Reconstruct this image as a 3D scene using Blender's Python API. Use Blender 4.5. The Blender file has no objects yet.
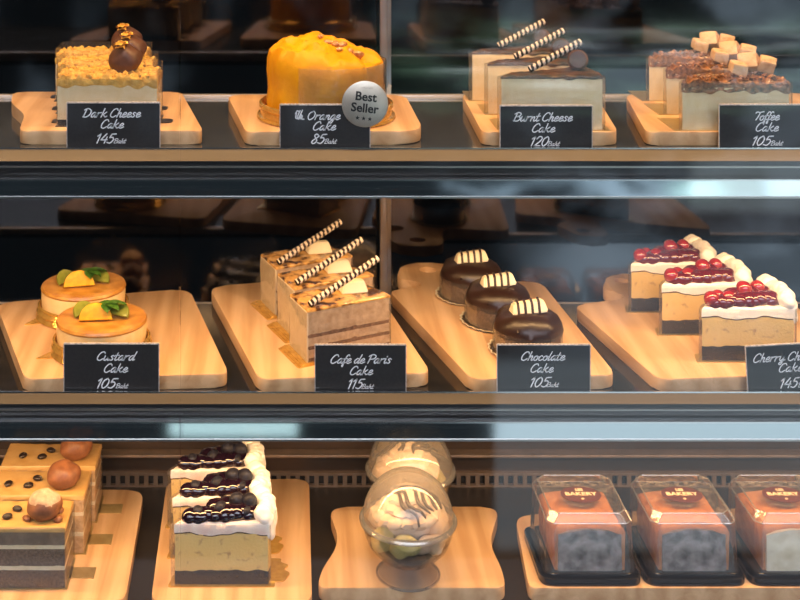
import bpy, bmesh, math, random
from mathutils import Vector, Matrix, noise

random.seed(7)
S = bpy.context.scene
COL = S.collection
PI = math.pi
CAMZ = 150.0      # camera height in cm; y is the distance from the camera plane, x is to the right
F, CX, HY = 1300.0, 280.0, -159.0
U = 0.01
H_TOP, H_MID, H_BOT = 29.3, 54.0, 75.0        # board tops, cm below the camera
BT = 1.4                                       # board thickness


def G(px, py, h):
    d = F * h / (py - HY)
    return ((px - CX) * d / F, d)


# ------------------------------------------------------------------ objects
def link(o):
    COL.objects.link(o)
    return o


def thing(name, label, cat, loc=(0, 0, 0), rz=0.0, group=None):
    o = link(bpy.data.objects.new(name, None))
    o.location = Vector(loc) * U
    o.rotation_euler = (0, 0, rz)
    o.empty_display_size = 0.01
    o['label'] = label
    o['category'] = cat
    if group:
        o['group'] = group
    return o


def obj(name, bm, mats, parent=None, smooth=True, label=None, recalc=True):
    if recalc:
        bmesh.ops.recalc_face_normals(bm, faces=bm.faces[:])
    for v in bm.verts:
        v.co *= U
    me = bpy.data.meshes.new(name)
    bm.to_mesh(me)
    bm.free()
    if not isinstance(mats, (list, tuple)):
        mats = [mats]
    for m in mats:
        me.materials.append(m)
    if smooth:
        me.polygons.foreach_set('use_smooth', [True] * len(me.polygons))
        me.set_sharp_from_angle(angle=math.radians(38))
    o = link(bpy.data.objects.new(name, me))
    if parent is not None:
        o.parent = parent
    if label:
        o['label'] = label
    return o


def tag(o, label, cat, group=None):
    o['label'] = label
    o['category'] = cat
    if group:
        o['group'] = group
    return o


def dup(root, loc, label, rz=None, skip=()):
    r = root.copy()
    link(r)
    r.location = Vector(loc) * U
    if rz is not None:
        r.rotation_euler = (0, 0, rz)
    r['label'] = label
    for ch in list(root.children):
        c = ch.copy()
        link(c)
        c.parent = r
        for g in list(ch.children):
            d = g.copy()
            link(d)
            d.parent = c
    return r


# ------------------------------------------------------------------ materials
def new_mat(name):
    m = bpy.data.materials.new(name)
    m.use_nodes = True
    nt = m.node_tree
    return m, nt, nt.nodes['Principled BSDF']


def M(name, c1, c2=None, scale=8.0, rough=0.5, bump=0.0, metal=0.0, coat=0.0, stretch=(1, 1, 1), detail=4.0,
      lo=0.35, hi=0.65, bscale=None, spec=0.5, sss=0.0, bdist=0.002):
    m, nt, b = new_mat(name)
    N, L = nt.nodes, nt.links
    b.inputs['Roughness'].default_value = rough
    b.inputs['Metallic'].default_value = metal
    b.inputs['Coat Weight'].default_value = coat
    b.inputs['Coat Roughness'].default_value = 0.08
    b.inputs['Specular IOR Level'].default_value = spec
    if sss:
        b.inputs['Subsurface Weight'].default_value = sss
        b.inputs['Subsurface Radius'].default_value = (0.006, 0.004, 0.002)
        b.inputs['Subsurface Scale'].default_value = 1.0
    tc = N.new('ShaderNodeTexCoord')
    mp = N.new('ShaderNodeMapping')
    mp.inputs['Scale'].default_value = [s * 100.0 for s in stretch]
    L.new(tc.outputs['Object'], mp.inputs['Vector'])
    if c2 is None:
        b.inputs['Base Color'].default_value = (*c1, 1)
    else:
        n = N.new('ShaderNodeTexNoise')
        n.inputs['Scale'].default_value = scale * 0.1
        n.inputs['Detail'].default_value = detail
        L.new(mp.outputs[0], n.inputs['Vector'])
        r = N.new('ShaderNodeValToRGB')
        r.color_ramp.elements[0].position = lo
        r.color_ramp.elements[0].color = (*c1, 1)
        r.color_ramp.elements[1].position = hi
        r.color_ramp.elements[1].color = (*c2, 1)
        L.new(n.outputs['Fac'], r.inputs['Fac'])
        L.new(r.outputs['Color'], b.inputs['Base Color'])
    if bump:
        n2 = N.new('ShaderNodeTexNoise')
        n2.inputs['Scale'].default_value = (bscale or scale) * 0.1
        n2.inputs['Detail'].default_value = 5.0
        L.new(mp.outputs[0], n2.inputs['Vector'])
        bp = N.new('ShaderNodeBump')
        bp.inputs['Strength'].default_value = bump
        bp.inputs['Distance'].default_value = bdist
        L.new(n2.outputs['Fac'], bp.inputs['Height'])
        L.new(bp.outputs['Normal'], b.inputs['Normal'])
    return m


def wood_mat():
    m, nt, b = new_mat('maple_wood')
    N, L = nt.nodes, nt.links
    tc = N.new('ShaderNodeTexCoord')
    oi = N.new('ShaderNodeObjectInfo')
    mp = N.new('ShaderNodeMapping')
    mp.inputs['Scale'].default_value = (75, 4.0, 75)
    add = N.new('ShaderNodeVectorMath')
    add.operation = 'MULTIPLY_ADD'
    add.inputs[1].default_value = (1, 1, 1)
    cmb = N.new('ShaderNodeCombineXYZ')
    mul = N.new('ShaderNodeMath')
    mul.operation = 'MULTIPLY'
    mul.inputs[1].default_value = 9.0
    L.new(oi.outputs['Random'], mul.inputs[0])
    for k in range(3):
        L.new(mul.outputs[0], cmb.inputs[k])
    L.new(tc.outputs['Object'], add.inputs[0])
    L.new(cmb.outputs[0], add.inputs[2])
    L.new(add.outputs[0], mp.inputs['Vector'])
    n = N.new('ShaderNodeTexNoise')
    n.inputs['Scale'].default_value = 1.0
    n.inputs['Detail'].default_value = 6.0
    n.inputs['Distortion'].default_value = 1.2
    L.new(mp.outputs[0], n.inputs['Vector'])
    w = N.new('ShaderNodeTexWave')
    w.inputs['Scale'].default_value = 0.16
    w.inputs['Distortion'].default_value = 6.0
    w.inputs['Detail'].default_value = 3.0
    L.new(mp.outputs[0], w.inputs['Vector'])
    mix = N.new('ShaderNodeMix')
    mix.inputs[0].default_value = 0.28
    L.new(n.outputs['Fac'], mix.inputs[2])
    L.new(w.outputs['Fac'], mix.inputs[3])
    r = N.new('ShaderNodeValToRGB')
    e = r.color_ramp.elements
    e[0].position, e[0].color = 0.22, (0.52, 0.29, 0.125, 1)
    e[1].position, e[1].color = 0.66, (0.73, 0.47, 0.25, 1)
    L.new(mix.outputs[0], r.inputs['Fac'])
    L.new(r.outputs['Color'], b.inputs['Base Color'])
    b.inputs['Roughness'].default_value = 0.5
    bp = N.new('ShaderNodeBump')
    bp.inputs['Strength'].default_value = 0.12
    bp.inputs['Distance'].default_value = 0.001
    L.new(n.outputs['Fac'], bp.inputs['Height'])
    L.new(bp.outputs['Normal'], b.inputs['Normal'])
    return m


def clear_mat(name, tint=(1, 1, 1), rough=0.03, gain=1.0, base=0.0, ior=1.45, bump=0.0, bscale=60, haze=0.0):
    """thin clear sheet: what is behind shows through, a Fresnel share of the light is reflected"""
    m = bpy.data.materials.new(name)
    m.use_nodes = True
    nt = m.node_tree
    N, L = nt.nodes, nt.links
    N.remove(N['Principled BSDF'])
    out = N['Material Output']
    tr = N.new('ShaderNodeBsdfTransparent')
    tr.inputs['Color'].default_value = (*tint, 1)
    gl = N.new('ShaderNodeBsdfGlossy')
    gl.inputs['Roughness'].default_value = rough
    fr = N.new('ShaderNodeFresnel')
    fr.inputs['IOR'].default_value = ior
    ma = N.new('ShaderNodeMath')
    ma.operation = 'MULTIPLY_ADD'
    ma.inputs[1].default_value = gain
    ma.inputs[2].default_value = base
    ma.use_clamp = True
    L.new(fr.outputs[0], ma.inputs[0])
    mx = N.new('ShaderNodeMixShader')
    L.new(ma.outputs[0], mx.inputs[0])
    first = tr.outputs[0]
    if haze:
        df = N.new('ShaderNodeBsdfDiffuse')
        df.inputs['Color'].default_value = (0.9, 0.88, 0.86, 1)
        tl = N.new('ShaderNodeBsdfTranslucent')
        tl.inputs['Color'].default_value = (0.9, 0.88, 0.86, 1)
        m1 = N.new('ShaderNodeMixShader')
        m1.inputs[0].default_value = 0.5
        L.new(df.outputs[0], m1.inputs[1])
        L.new(tl.outputs[0], m1.inputs[2])
        m2 = N.new('ShaderNodeMixShader')
        m2.inputs[0].default_value = haze
        L.new(tr.outputs[0], m2.inputs[1])
        L.new(m1.outputs[0], m2.inputs[2])
        first = m2.outputs[0]
    L.new(first, mx.inputs[1])
    L.new(gl.outputs[0], mx.inputs[2])
    L.new(mx.outputs[0], out.inputs['Surface'])
    if bump:
        tc = N.new('ShaderNodeTexCoord')
        n = N.new('ShaderNodeTexNoise')
        n.inputs['Scale'].default_value = bscale
        L.new(tc.outputs['Object'], n.inputs['Vector'])
        bp = N.new('ShaderNodeBump')
        bp.inputs['Strength'].default_value = bump
        bp.inputs['Distance'].default_value = 0.004
        L.new(n.outputs['Fac'], bp.inputs['Height'])
        L.new(bp.outputs['Normal'], gl.inputs['Normal'])
    return m


def emit_mat(name, c, s):
    m, nt, b = new_mat(name)
    b.inputs['Base Color'].default_value = (*c, 1)
    b.inputs['Emission Color'].default_value = (*c, 1)
    b.inputs['Emission Strength'].default_value = s
    return m


WOOD = wood_mat()
GLASS = clear_mat('front_glass', (0.97, 0.985, 0.98), 0.015, 1.0, 0.0)
ACETATE = clear_mat('clear_acetate', (0.99, 0.99, 0.985), 0.06, 0.4, 0.0, haze=0.03, bump=0.35, bscale=45)
PET = clear_mat('clear_plastic', (0.98, 0.98, 0.98), 0.05, 0.8, 0.02, haze=0.065, bump=0.25, bscale=40)
DOME = clear_mat('hazed_dome', (0.98, 0.98, 0.98), 0.04, 0.8, 0.02, haze=0.2)  # diffuse share stands in for warm reflections over the clear dome
BOWL = clear_mat('clear_bowl', (0.995, 0.995, 0.995), 0.04, 0.55, 0.01, haze=0.02)
PET_EDGE = clear_mat('moulded_plastic_edge', (0.95, 0.95, 0.95), 0.18, 0.8, 0.12, haze=0.22)
SHELF = M('black_glass_shelf', (0.012, 0.012, 0.013), (0.022, 0.02, 0.019), 6, rough=0.13, spec=0.5)
TOPSHELF = M('sheen_tinted_shelf', (0.035, 0.040, 0.045), (0.045, 0.05, 0.055), 6, rough=0.12)  # shelf glass with its bluish reflection put into the colour
REARM = M('satin_rear_rail', (0.55, 0.5, 0.47), (0.62, 0.57, 0.54), 4, rough=0.35, metal=0.5)
DECK = M('dark_deck', (0.012, 0.010, 0.009), (0.022, 0.017, 0.014), 50, rough=0.38, bump=0.1, bscale=120)
STEEL = M('brushed_steel', (0.50, 0.46, 0.43), (0.58, 0.54, 0.5), 4, rough=0.28, metal=1.0, stretch=(0.05, 3, 3))
LIP = M('satin_lip', (0.045, 0.039, 0.036), (0.065, 0.057, 0.053), 4, rough=0.38, metal=0.4, stretch=(0.05, 1, 1))
CHROME = M('polished_trim', (0.75, 0.72, 0.7), rough=0.15, metal=1.0)
POLISH = M('polished_dark_rail', (0.60, 0.63, 0.64), rough=0.04, metal=1.0)
BLACK = M('black_rubber', (0.012, 0.012, 0.013), rough=0.28)
MIRROR = M('dark_mirror', (0.085, 0.08, 0.08), rough=0.06, metal=1.0)
POSTM = M('aluminium_post', (0.42, 0.41, 0.42), (0.5, 0.49, 0.5), 3, rough=0.32, metal=1.0)
PANEL = M('dark_steel_panel', (0.075, 0.058, 0.048), (0.11, 0.085, 0.07), 5, rough=0.4, metal=0.85, stretch=(0.1, 1, 1))
CARD = M('black_card', (0.020, 0.017, 0.017), (0.027, 0.023, 0.022), 40, rough=0.42)
INK = M('white_lettering', (0.93, 0.93, 0.94), rough=0.6)
HOLDER = M('card_edge', (0.72, 0.64, 0.58), (0.4, 0.34, 0.3), 60, rough=0.3)
GOLD = M('gold_foil', (0.90, 0.56, 0.14), (0.74, 0.42, 0.09), 20, rough=0.2, metal=0.65, bump=0.15, bscale=30)
GOLDLEAF = M('gold_leaf', (0.95, 0.62, 0.16), (0.85, 0.48, 0.08), 25, rough=0.3, metal=0.35)
GOLDCARD = M('gold_card', (0.50, 0.37, 0.15), (0.58, 0.44, 0.2), 10, rough=0.35, metal=0.7)
DARKCARD = M('black_cake_card', (0.03, 0.022, 0.018), rough=0.3)
SILVER = M('silver_badge', (0.62, 0.57, 0.48), (0.70, 0.65, 0.56), 10, rough=0.4, metal=0.75)
BADGE_INK = M('badge_ink', (0.02, 0.018, 0.018), rough=0.5)

CHEESE = M('pale_cheesecake', (0.80, 0.62, 0.34), (0.85, 0.70, 0.44), 12, rough=0.55, bump=0.15, bscale=60, detail=6)
CHEESE_HOLES = M('baked_cheesecake', (0.50, 0.30, 0.12), (0.82, 0.56, 0.19), 14, rough=0.6, bump=0.3, bscale=40, lo=0.30, hi=0.42, detail=6)
CRUMB = M('orange_crumb', (0.55, 0.30, 0.05), (0.76, 0.47, 0.11), 18, spec=0.15, rough=0.8, bump=0.7, bscale=30)
BURNT = M('burnt_top', (0.022, 0.010, 0.006), (0.11, 0.045, 0.018), 8, rough=0.5, bump=0.25)
OREO = M('dark_biscuit', (0.008, 0.006, 0.005), (0.026, 0.018, 0.015), 40, rough=0.75, bump=0.9, bscale=45)
CHOC = M('chocolate_glaze', (0.020, 0.008, 0.005), (0.032, 0.013, 0.008), 6, rough=0.33, bump=0.1, bscale=6)
MILKCHOC = M('cocoa_ball', (0.075, 0.030, 0.016), (0.12, 0.05, 0.028), 12, rough=0.45, bump=0.15)
STRAWDARK = M('straw_chocolate', (0.014, 0.007, 0.006), rough=0.6, spec=0.2)
WHITECHOC = M('white_chocolate', (0.86, 0.74, 0.50), rough=0.4)
CREAM = M('whipped_cream', (0.88, 0.83, 0.74), (0.92, 0.88, 0.82), 10, rough=0.55, bump=0.45, bscale=12)
ORANGE = M('orange_frosting', (0.64, 0.275, 0.004), (0.74, 0.35, 0.006), 5, spec=0.25, rough=0.42, bump=0.4, bscale=3.5, bdist=0.006)
NUT = M('caramel_nut', (0.35, 0.12, 0.03), (0.7, 0.36, 0.12), 20, rough=0.25, coat=0.6)
TOFFEE = M('toffee_nut_topping', (0.08, 0.028, 0.012), (0.36, 0.16, 0.065), 22, rough=0.3, bump=0.9, bscale=22, coat=0.3)
NOUGAT = M('toffee_cube', (0.64, 0.41, 0.22), (0.40, 0.19, 0.08), 9, rough=0.6, bump=0.3, lo=0.5, hi=0.72)
CUSTARD = M('custard', (0.80, 0.54, 0.22), (0.86, 0.63, 0.30), 8, rough=0.35)
CARAMEL = M('caramel_top', (0.40, 0.16, 0.02), (0.62, 0.30, 0.06), 6, rough=0.3, coat=0.1)
SPONGE = M('pale_sponge', (0.72, 0.52, 0.26), (0.82, 0.62, 0.34), 30, rough=0.8, bump=0.5, bscale=50)
ORANGEFLESH = M('orange_flesh', (0.66, 0.29, 0.005), (0.72, 0.40, 0.015), 20, rough=0.4, spec=0.25)
LIME = M('lime_slice', (0.17, 0.19, 0.02), (0.30, 0.30, 0.05), 10, rough=0.3)
MINT = M('mint_leaf', (0.06, 0.19, 0.02), (0.14, 0.32, 0.04), 12, rough=0.4)
MARBLE = M('marbled_glaze', (0.07, 0.024, 0.008), (0.66, 0.36, 0.10), 6.5, rough=0.25, coat=0.5, lo=0.42, hi=0.58)
CAFECREAM = M('brown_cream', (0.42, 0.27, 0.15), (0.60, 0.42, 0.26), 14, rough=0.7, bump=0.3)
ACREAM = M('coffee_cream_side', (0.74, 0.60, 0.38), (0.82, 0.68, 0.46), 10, rough=0.6)
BROWNSPONGE = M('brown_sponge', (0.12, 0.055, 0.026), (0.24, 0.12, 0.06), 30, rough=0.85, bump=0.6, bscale=40)
DARKSPONGE = M('dark_sponge', (0.10, 0.056, 0.029), (0.19, 0.115, 0.064), 40, rough=0.85, bump=0.6, bscale=50)  # on the front coffee slice its darkness stands for shade
SHADEMOUSSE = M('shaded_mousse', (0.13, 0.085, 0.05), (0.24, 0.165, 0.105), 9, rough=0.6, bump=0.4)  # shaded copy of the coffee slices' upper layer
LITSPONGE = M('lit_sponge', (0.50, 0.29, 0.13), (0.68, 0.44, 0.22), 25, rough=0.85, bump=0.6, bscale=40)  # lit copy of the coffee sponge, warm light in its colour
COFFEECREAM = M('coffee_cream', (0.46, 0.26, 0.08), (0.57, 0.35, 0.13), 6, rough=0.45)
PUFF = M('profiterole', (0.16, 0.058, 0.024), (0.26, 0.10, 0.042), 14, rough=0.5, bump=0.25, bscale=20)
SUGAR = M('sugar_dusting', (0.34, 0.22, 0.145), (0.48, 0.35, 0.25), 20, rough=0.9, bump=0.2)
BEAN = M('coffee_bean', (0.018, 0.010, 0.008), rough=0.35)
CHERRY = M('cherry', (0.22, 0.006, 0.012), (0.34, 0.016, 0.02), 5, rough=0.12, coat=1.0)
CHERRYJELLY = M('cherry_jelly', (0.10, 0.004, 0.010), rough=0.08, coat=1.0)
BERRY = M('blueberry', (0.010, 0.008, 0.014), (0.03, 0.032, 0.05), 9, rough=0.5, spec=0.25)
BERRYJELLY = M('blueberry_jelly', (0.012, 0.004, 0.010), rough=0.08, coat=1.0)
PINKCREAM = M('berry_stained_cream', (0.85, 0.62, 0.55), (0.9, 0.82, 0.74), 6, rough=0.5)
BLACKPLASTIC = M('black_tray_plastic', (0.010, 0.010, 0.011), rough=0.16)
BOXCRUST = M('golden_brown_crust', (0.36, 0.115, 0.03), (0.52, 0.20, 0.06), 10, rough=0.6, bump=0.25)
BOXDARK = M('chocolate_cut_face', (0.10, 0.075, 0.065), (0.36, 0.30, 0.28), 9, rough=0.7, bump=0.5)  # lighter mottling puts glare from the plastic lid into the colour
BOXPALE = M('vanilla_cut_face', (0.70, 0.60, 0.42), (0.84, 0.76, 0.6), 9, rough=0.7, bump=0.4)
STICKER = M('maroon_sticker', (0.085, 0.028, 0.022), rough=0.4)
STICKTEXT = M('sticker_print', (0.85, 0.65, 0.42), rough=0.4)
SCOOP = M('pistachio_ice_cream', (0.70, 0.60, 0.20), (0.82, 0.72, 0.34), 12, rough=0.5, bump=0.4, bscale=16)
SAUCE = M('dark_syrup', (0.02, 0.011, 0.009), (0.045, 0.025, 0.02), 10, rough=0.2, bump=0.3)
PEACHCREAM = M('vanilla_swirl', (0.78, 0.56, 0.38), (0.86, 0.68, 0.5), 8, rough=0.5, bump=0.25)
TUBE = emit_mat('warm_led_tube', (1.0, 0.72, 0.40), 3.0)
GRILLE = M('grille_steel', (0.20, 0.155, 0.125), (0.26, 0.20, 0.165), 5, rough=0.45, metal=0.6)
FLOORM = M('floor_tiles', (0.05, 0.045, 0.04), (0.07, 0.06, 0.055), 3, rough=0.5)
WALLM = M('dark_wall', (0.05, 0.045, 0.045), (0.065, 0.06, 0.06), 2, rough=0.8)
CABINET = M('dark_cabinet', (0.03, 0.028, 0.028), rough=0.5)


# ------------------------------------------------------------------ mesh tools (cm)
def box(bm, x0, x1, y0, y1, z0, z1, bev=0.0, seg=2):
    r = bmesh.ops.create_cube(bm, size=1.0)
    vs = r['verts']
    for v in vs:
        v.co = Vector(((x0 + x1) / 2 + v.co.x * (x1 - x0), (y0 + y1) / 2 + v.co.y * (y1 - y0), (z0 + z1) / 2 + v.co.z * (z1 - z0)))
    if bev:
        es = list({e for v in vs for e in v.link_edges})
        bmesh.ops.bevel(bm, geom=es, offset=bev, segments=seg, affect='EDGES', profile=0.5)


def B(*a, **k):
    bm = bmesh.new()
    box(bm, *a, **k)
    return bm


def nz3(p, f, seed):
    return noise.noise(Vector((p.x * f + seed * 7.3, p.y * f - seed * 3.1, p.z * f + seed * 1.7)))


def lathe(bm, prof, seg=40, cx=0, cy=0, cz=0, close=False, amp=0, freq=1, seed=0, wave=0, nw=0):
    rings = []
    for (r, z) in prof:
        if r < 1e-6:
            rings.append([bm.verts.new((cx, cy, cz + z))])
            continue
        ring = []
        for k in range(seg):
            a = 2 * PI * k / seg
            rr = r
            if wave:
                rr = r + wave * math.cos(nw * a)
            p = Vector((cx + rr * math.cos(a), cy + rr * math.sin(a), cz + z))
            if amp:
                n = nz3(p, freq, seed) * amp
                p += Vector((math.cos(a), math.sin(a), 0.6)) * n
            ring.append(bm.verts.new(p))
        rings.append(ring)
    n = len(rings)
    for i in range(n if close else n - 1):
        a, b = rings[i], rings[(i + 1) % n]
        if len(a) == 1 and len(b) == 1:
            continue
        for k in range(seg):
            k2 = (k + 1) % seg
            if len(a) == 1:
                bm.faces.new((a[0], b[k], b[k2]))
            elif len(b) == 1:
                bm.faces.new((a[k], a[k2], b[0]))
            else:
                bm.faces.new((a[k], a[k2], b[k2], b[k]))


def LT(*a, **k):
    bm = bmesh.new()
    lathe(bm, *a, **k)
    return bm


def blob(bm, c, r, amp=0.0, freq=1.0, seed=0, sub=3, rot=None):
    res = bmesh.ops.create_icosphere(bm, subdivisions=sub, radius=1.0)
    c = Vector(c)
    r = Vector(r) if not isinstance(r, (int, float)) else Vector((r, r, r))
    for v in res['verts']:
        n = v.co.copy()
        p = Vector((n.x * r.x, n.y * r.y, n.z * r.z))
        if amp:
            p += n * amp * nz3(p, freq, seed)
        if rot is not None:
            p = rot @ p
        v.co = c + p
    return res['verts']


def BL(*a, **k):
    bm = bmesh.new()
    blob(bm, *a, **k)
    return bm


def smooth_path(pts, n=5, closed=False):
    P = [Vector(p) for p in pts]
    if len(P) < 3:
        return P
    out = []
    m = len(P)
    for i in range(m if closed else m - 1):
        if closed:
            p0, p1, p2, p3 = P[i - 1], P[i], P[(i + 1) % m], P[(i + 2) % m]
        else:
            p0, p1, p2, p3 = P[max(i - 1, 0)], P[i], P[i + 1], P[min(i + 2, m - 1)]
        for k in range(n):
            t = k / n
            out.append(0.5 * ((2 * p1) + (p2 - p0) * t + (2 * p0 - 5 * p1 + 4 * p2 - p3) * t * t + (3 * p1 - p0 - 3 * p2 + p3) * t ** 3))
    if not closed:
        out.append(P[-1])
    return out


def tube(bm, pts, r, seg=10, caps=True, stripes=0, rfun=None):
    P = [Vector(p) for p in pts]
    rings = []
    up = Vector((0, 0, 1))
    for i, p in enumerate(P):
        t = (P[min(i + 1, len(P) - 1)] - P[max(i - 1, 0)]).normalized()
        a = t.cross(up)
        if a.length < 1e-3:
            a = t.cross(Vector((1, 0, 0)))
        a.normalize()
        b = t.cross(a)
        rr = r * (rfun(i / (len(P) - 1)) if rfun else 1)
        rings.append([bm.verts.new(p + (a * math.cos(2 * PI * k / seg) + b * math.sin(2 * PI * k / seg)) * rr) for k in range(seg)])
    for i in range(len(rings) - 1):
        for k in range(seg):
            f = bm.faces.new((rings[i][k], rings[i][(k + 1) % seg], rings[i + 1][(k + 1) % seg], rings[i + 1][k]))
            if stripes:
                f.material_index = int(math.floor((i / stripes + k / seg) * 2)) % 2
    if caps:
        bm.faces.new(rings[0][::-1])
        bm.faces.new(rings[-1])


def prism(bm, poly, z0, z1, bev=0.0, seg=2):
    lo = [bm.verts.new((p[0], p[1], z0)) for p in poly]
    hi = [bm.verts.new((p[0], p[1], z1)) for p in poly]
    n = len(poly)
    f0 = bm.faces.new(lo[::-1])
    f1 = bm.faces.new(hi)
    for i in range(n):
        bm.faces.new((lo[i], lo[(i + 1) % n], hi[(i + 1) % n], hi[i]))
    if bev:
        es = list(f1.edges) + list(f0.edges)
        bmesh.ops.bevel(bm, geom=es, offset=bev, segments=seg, affect='EDGES', profile=0.5)


def round_poly(pts, radii, n=7):
    """corner points with a radius each -> outline with rounded corners"""
    out = []
    m = len(pts)
    for i in range(m):
        p = Vector((*pts[i], 0))
        a = Vector((*pts[i - 1], 0)) - p
        b = Vector((*pts[(i + 1) % m], 0)) - p
        r = radii[i] if isinstance(radii, (list, tuple)) else radii
        r = min(r, a.length * 0.48, b.length * 0.48)
        s, e = p + a.normalized() * r, p + b.normalized() * r
        for k in range(n + 1):
            t = k / n
            q = s * (1 - t) ** 2 + p * 2 * t * (1 - t) + e * t * t
            out.append((q.x, q.y))
    return out


def slab(bm, q, z0, z1, nx=12, ny=8, nz=3, bulge=0.0, amp=0.0, freq=1.0, seed=0, topf=None, rnd=0.0, topamp=None, botf=None):
    """a block on a four-cornered footprint (front-left, front-right, back-right, back-left); sides wobble, the top follows topf(x, y)"""
    A, Bq, C, D = [Vector((p[0], p[1], 0)) for p in q]
    cen = (A + Bq + C + D) / 4
    lev = [k / nz for k in range(nz + 1)]
    V = {}
    topamp = amp if topamp is None else topamp

    def pos(i, j, k):
        u, v = i / nx, j / ny
        p = (A * (1 - u) + Bq * u) * (1 - v) + (D * (1 - u) + C * u) * v
        if bulge:
            ax = (Bq - A).normalized()
            p = p + ax * bulge * 4 * v * (1 - v) * u
        zt = z1 + (topf(p.x, p.y) if topf else 0)
        zb = z0 + (botf(p.x, p.y) if botf else 0)
        edge = i in (0, nx) or j in (0, ny)
        if rnd and nz >= 2:
            if k == nz:
                z = zt - (rnd * 0.15 if edge else 0)
            elif k == nz - 1:
                z = zt - rnd
            else:
                z = zb + (zt - rnd - zb) * k / (nz - 1)
            if k == nz and edge:
                d = (cen - p)
                p = p + d.normalized() * rnd * 0.8
        else:
            z = zb + (zt - zb) * lev[k]
        p = Vector((p.x, p.y, z))
        if amp or topamp:
            out = Vector((0, 0, 0))
            if i == 0:
                out += (A - Bq).normalized()
            if i == nx:
                out += (Bq - A).normalized()
            if j == 0:
                out += (A - D + Bq - C).normalized()
            if j == ny:
                out += (D - A + C - Bq).normalized()
            if k > 0:
                p = p + out * amp * nz3(p, freq, seed)
            if k == nz:
                p.z += topamp * nz3(p, freq, seed + 5)
        return p

    def vert(i, j, k):
        if (i, j, k) not in V:
            V[(i, j, k)] = bm.verts.new(pos(i, j, k))
        return V[(i, j, k)]
    for i in range(nx):
        for j in range(ny):
            bm.faces.new((vert(i, j, nz), vert(i + 1, j, nz), vert(i + 1, j + 1, nz), vert(i, j + 1, nz)))
            bm.faces.new((vert(i, j, 0), vert(i, j + 1, 0), vert(i + 1, j + 1, 0), vert(i + 1, j, 0)))
    for k in range(nz):
        for i in range(nx):
            bm.faces.new((vert(i, 0, k), vert(i + 1, 0, k), vert(i + 1, 0, k + 1), vert(i, 0, k + 1)))
            bm.faces.new((vert(i, ny, k), vert(i, ny, k + 1), vert(i + 1, ny, k + 1), vert(i + 1, ny, k)))
        for j in range(ny):
            bm.faces.new((vert(0, j, k), vert(0, j, k + 1), vert(0, j + 1, k + 1), vert(0, j + 1, k)))
            bm.faces.new((vert(nx, j, k), vert(nx, j + 1, k), vert(nx, j + 1, k + 1), vert(nx, j, k + 1)))


def SL(*a, **k):
    bm = bmesh.new()
    slab(bm, *a, **k)
    return bm


def offset_quad(q, d):
    P = [Vector((p[0], p[1])) for p in q]
    n = len(P)
    out = []
    for i in range(n):
        e1 = (P[i] - P[i - 1]).normalized()
        e2 = (P[(i + 1) % n] - P[i]).normalized()
        n1, n2 = Vector((e1.y, -e1.x)), Vector((e2.y, -e2.x))
        b = (n1 + n2)
        b = b / max(0.35, b.length_squared / 2)
        out.append((P[i].x + b.x * d, P[i].y + b.y * d))
    return out


def wall(bm, poly, z0, z1, t=0.03, closed=True, ztop=None):
    """a thin standing sheet that follows an outline"""
    inner = offset_quad(poly, -t) if closed else [(p[0], p[1] + t) for p in poly]
    n = len(poly)
    zt = ztop or [z1] * n
    a = [bm.verts.new((p[0], p[1], z0)) for p in poly]
    b = [bm.verts.new((p[0], p[1], zt[i])) for i, p in enumerate(poly)]
    c = [bm.verts.new((p[0], p[1], z0)) for p in inner]
    d = [bm.verts.new((p[0], p[1], zt[i])) for i, p in enumerate(inner)]
    for i in range(n if closed else n - 1):
        j = (i + 1) % n
        bm.faces.new((a[i], a[j], b[j], b[i]))
        bm.faces.new((c[j], c[i], d[i], d[j]))
        bm.faces.new((b[i], b[j], d[j], d[i]))
        bm.faces.new((a[j], a[i], c[i], c[j]))


def sleeve(parent, q, z0, z1, off=0.14, name='acetate_wrap'):
    bm = bmesh.new()
    wall(bm, round_poly(offset_quad(q, off), 0.35, 3), z0, z1)
    return obj(name, bm, ACETATE, parent)


def crumbs(bm, n, area, z, r0, r1, seed):
    rr = random.Random(seed)
    for _ in range(n):
        x, y = area(rr)
        r = rr.uniform(r0, r1)
        blob(bm, (x, y, z + rr.uniform(-0.05, 0.15)), (r, r * rr.uniform(0.7, 1), r * rr.uniform(0.7, 1)), 0.3 * r, 3 / r, rr.randint(0, 99), sub=1)


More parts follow.
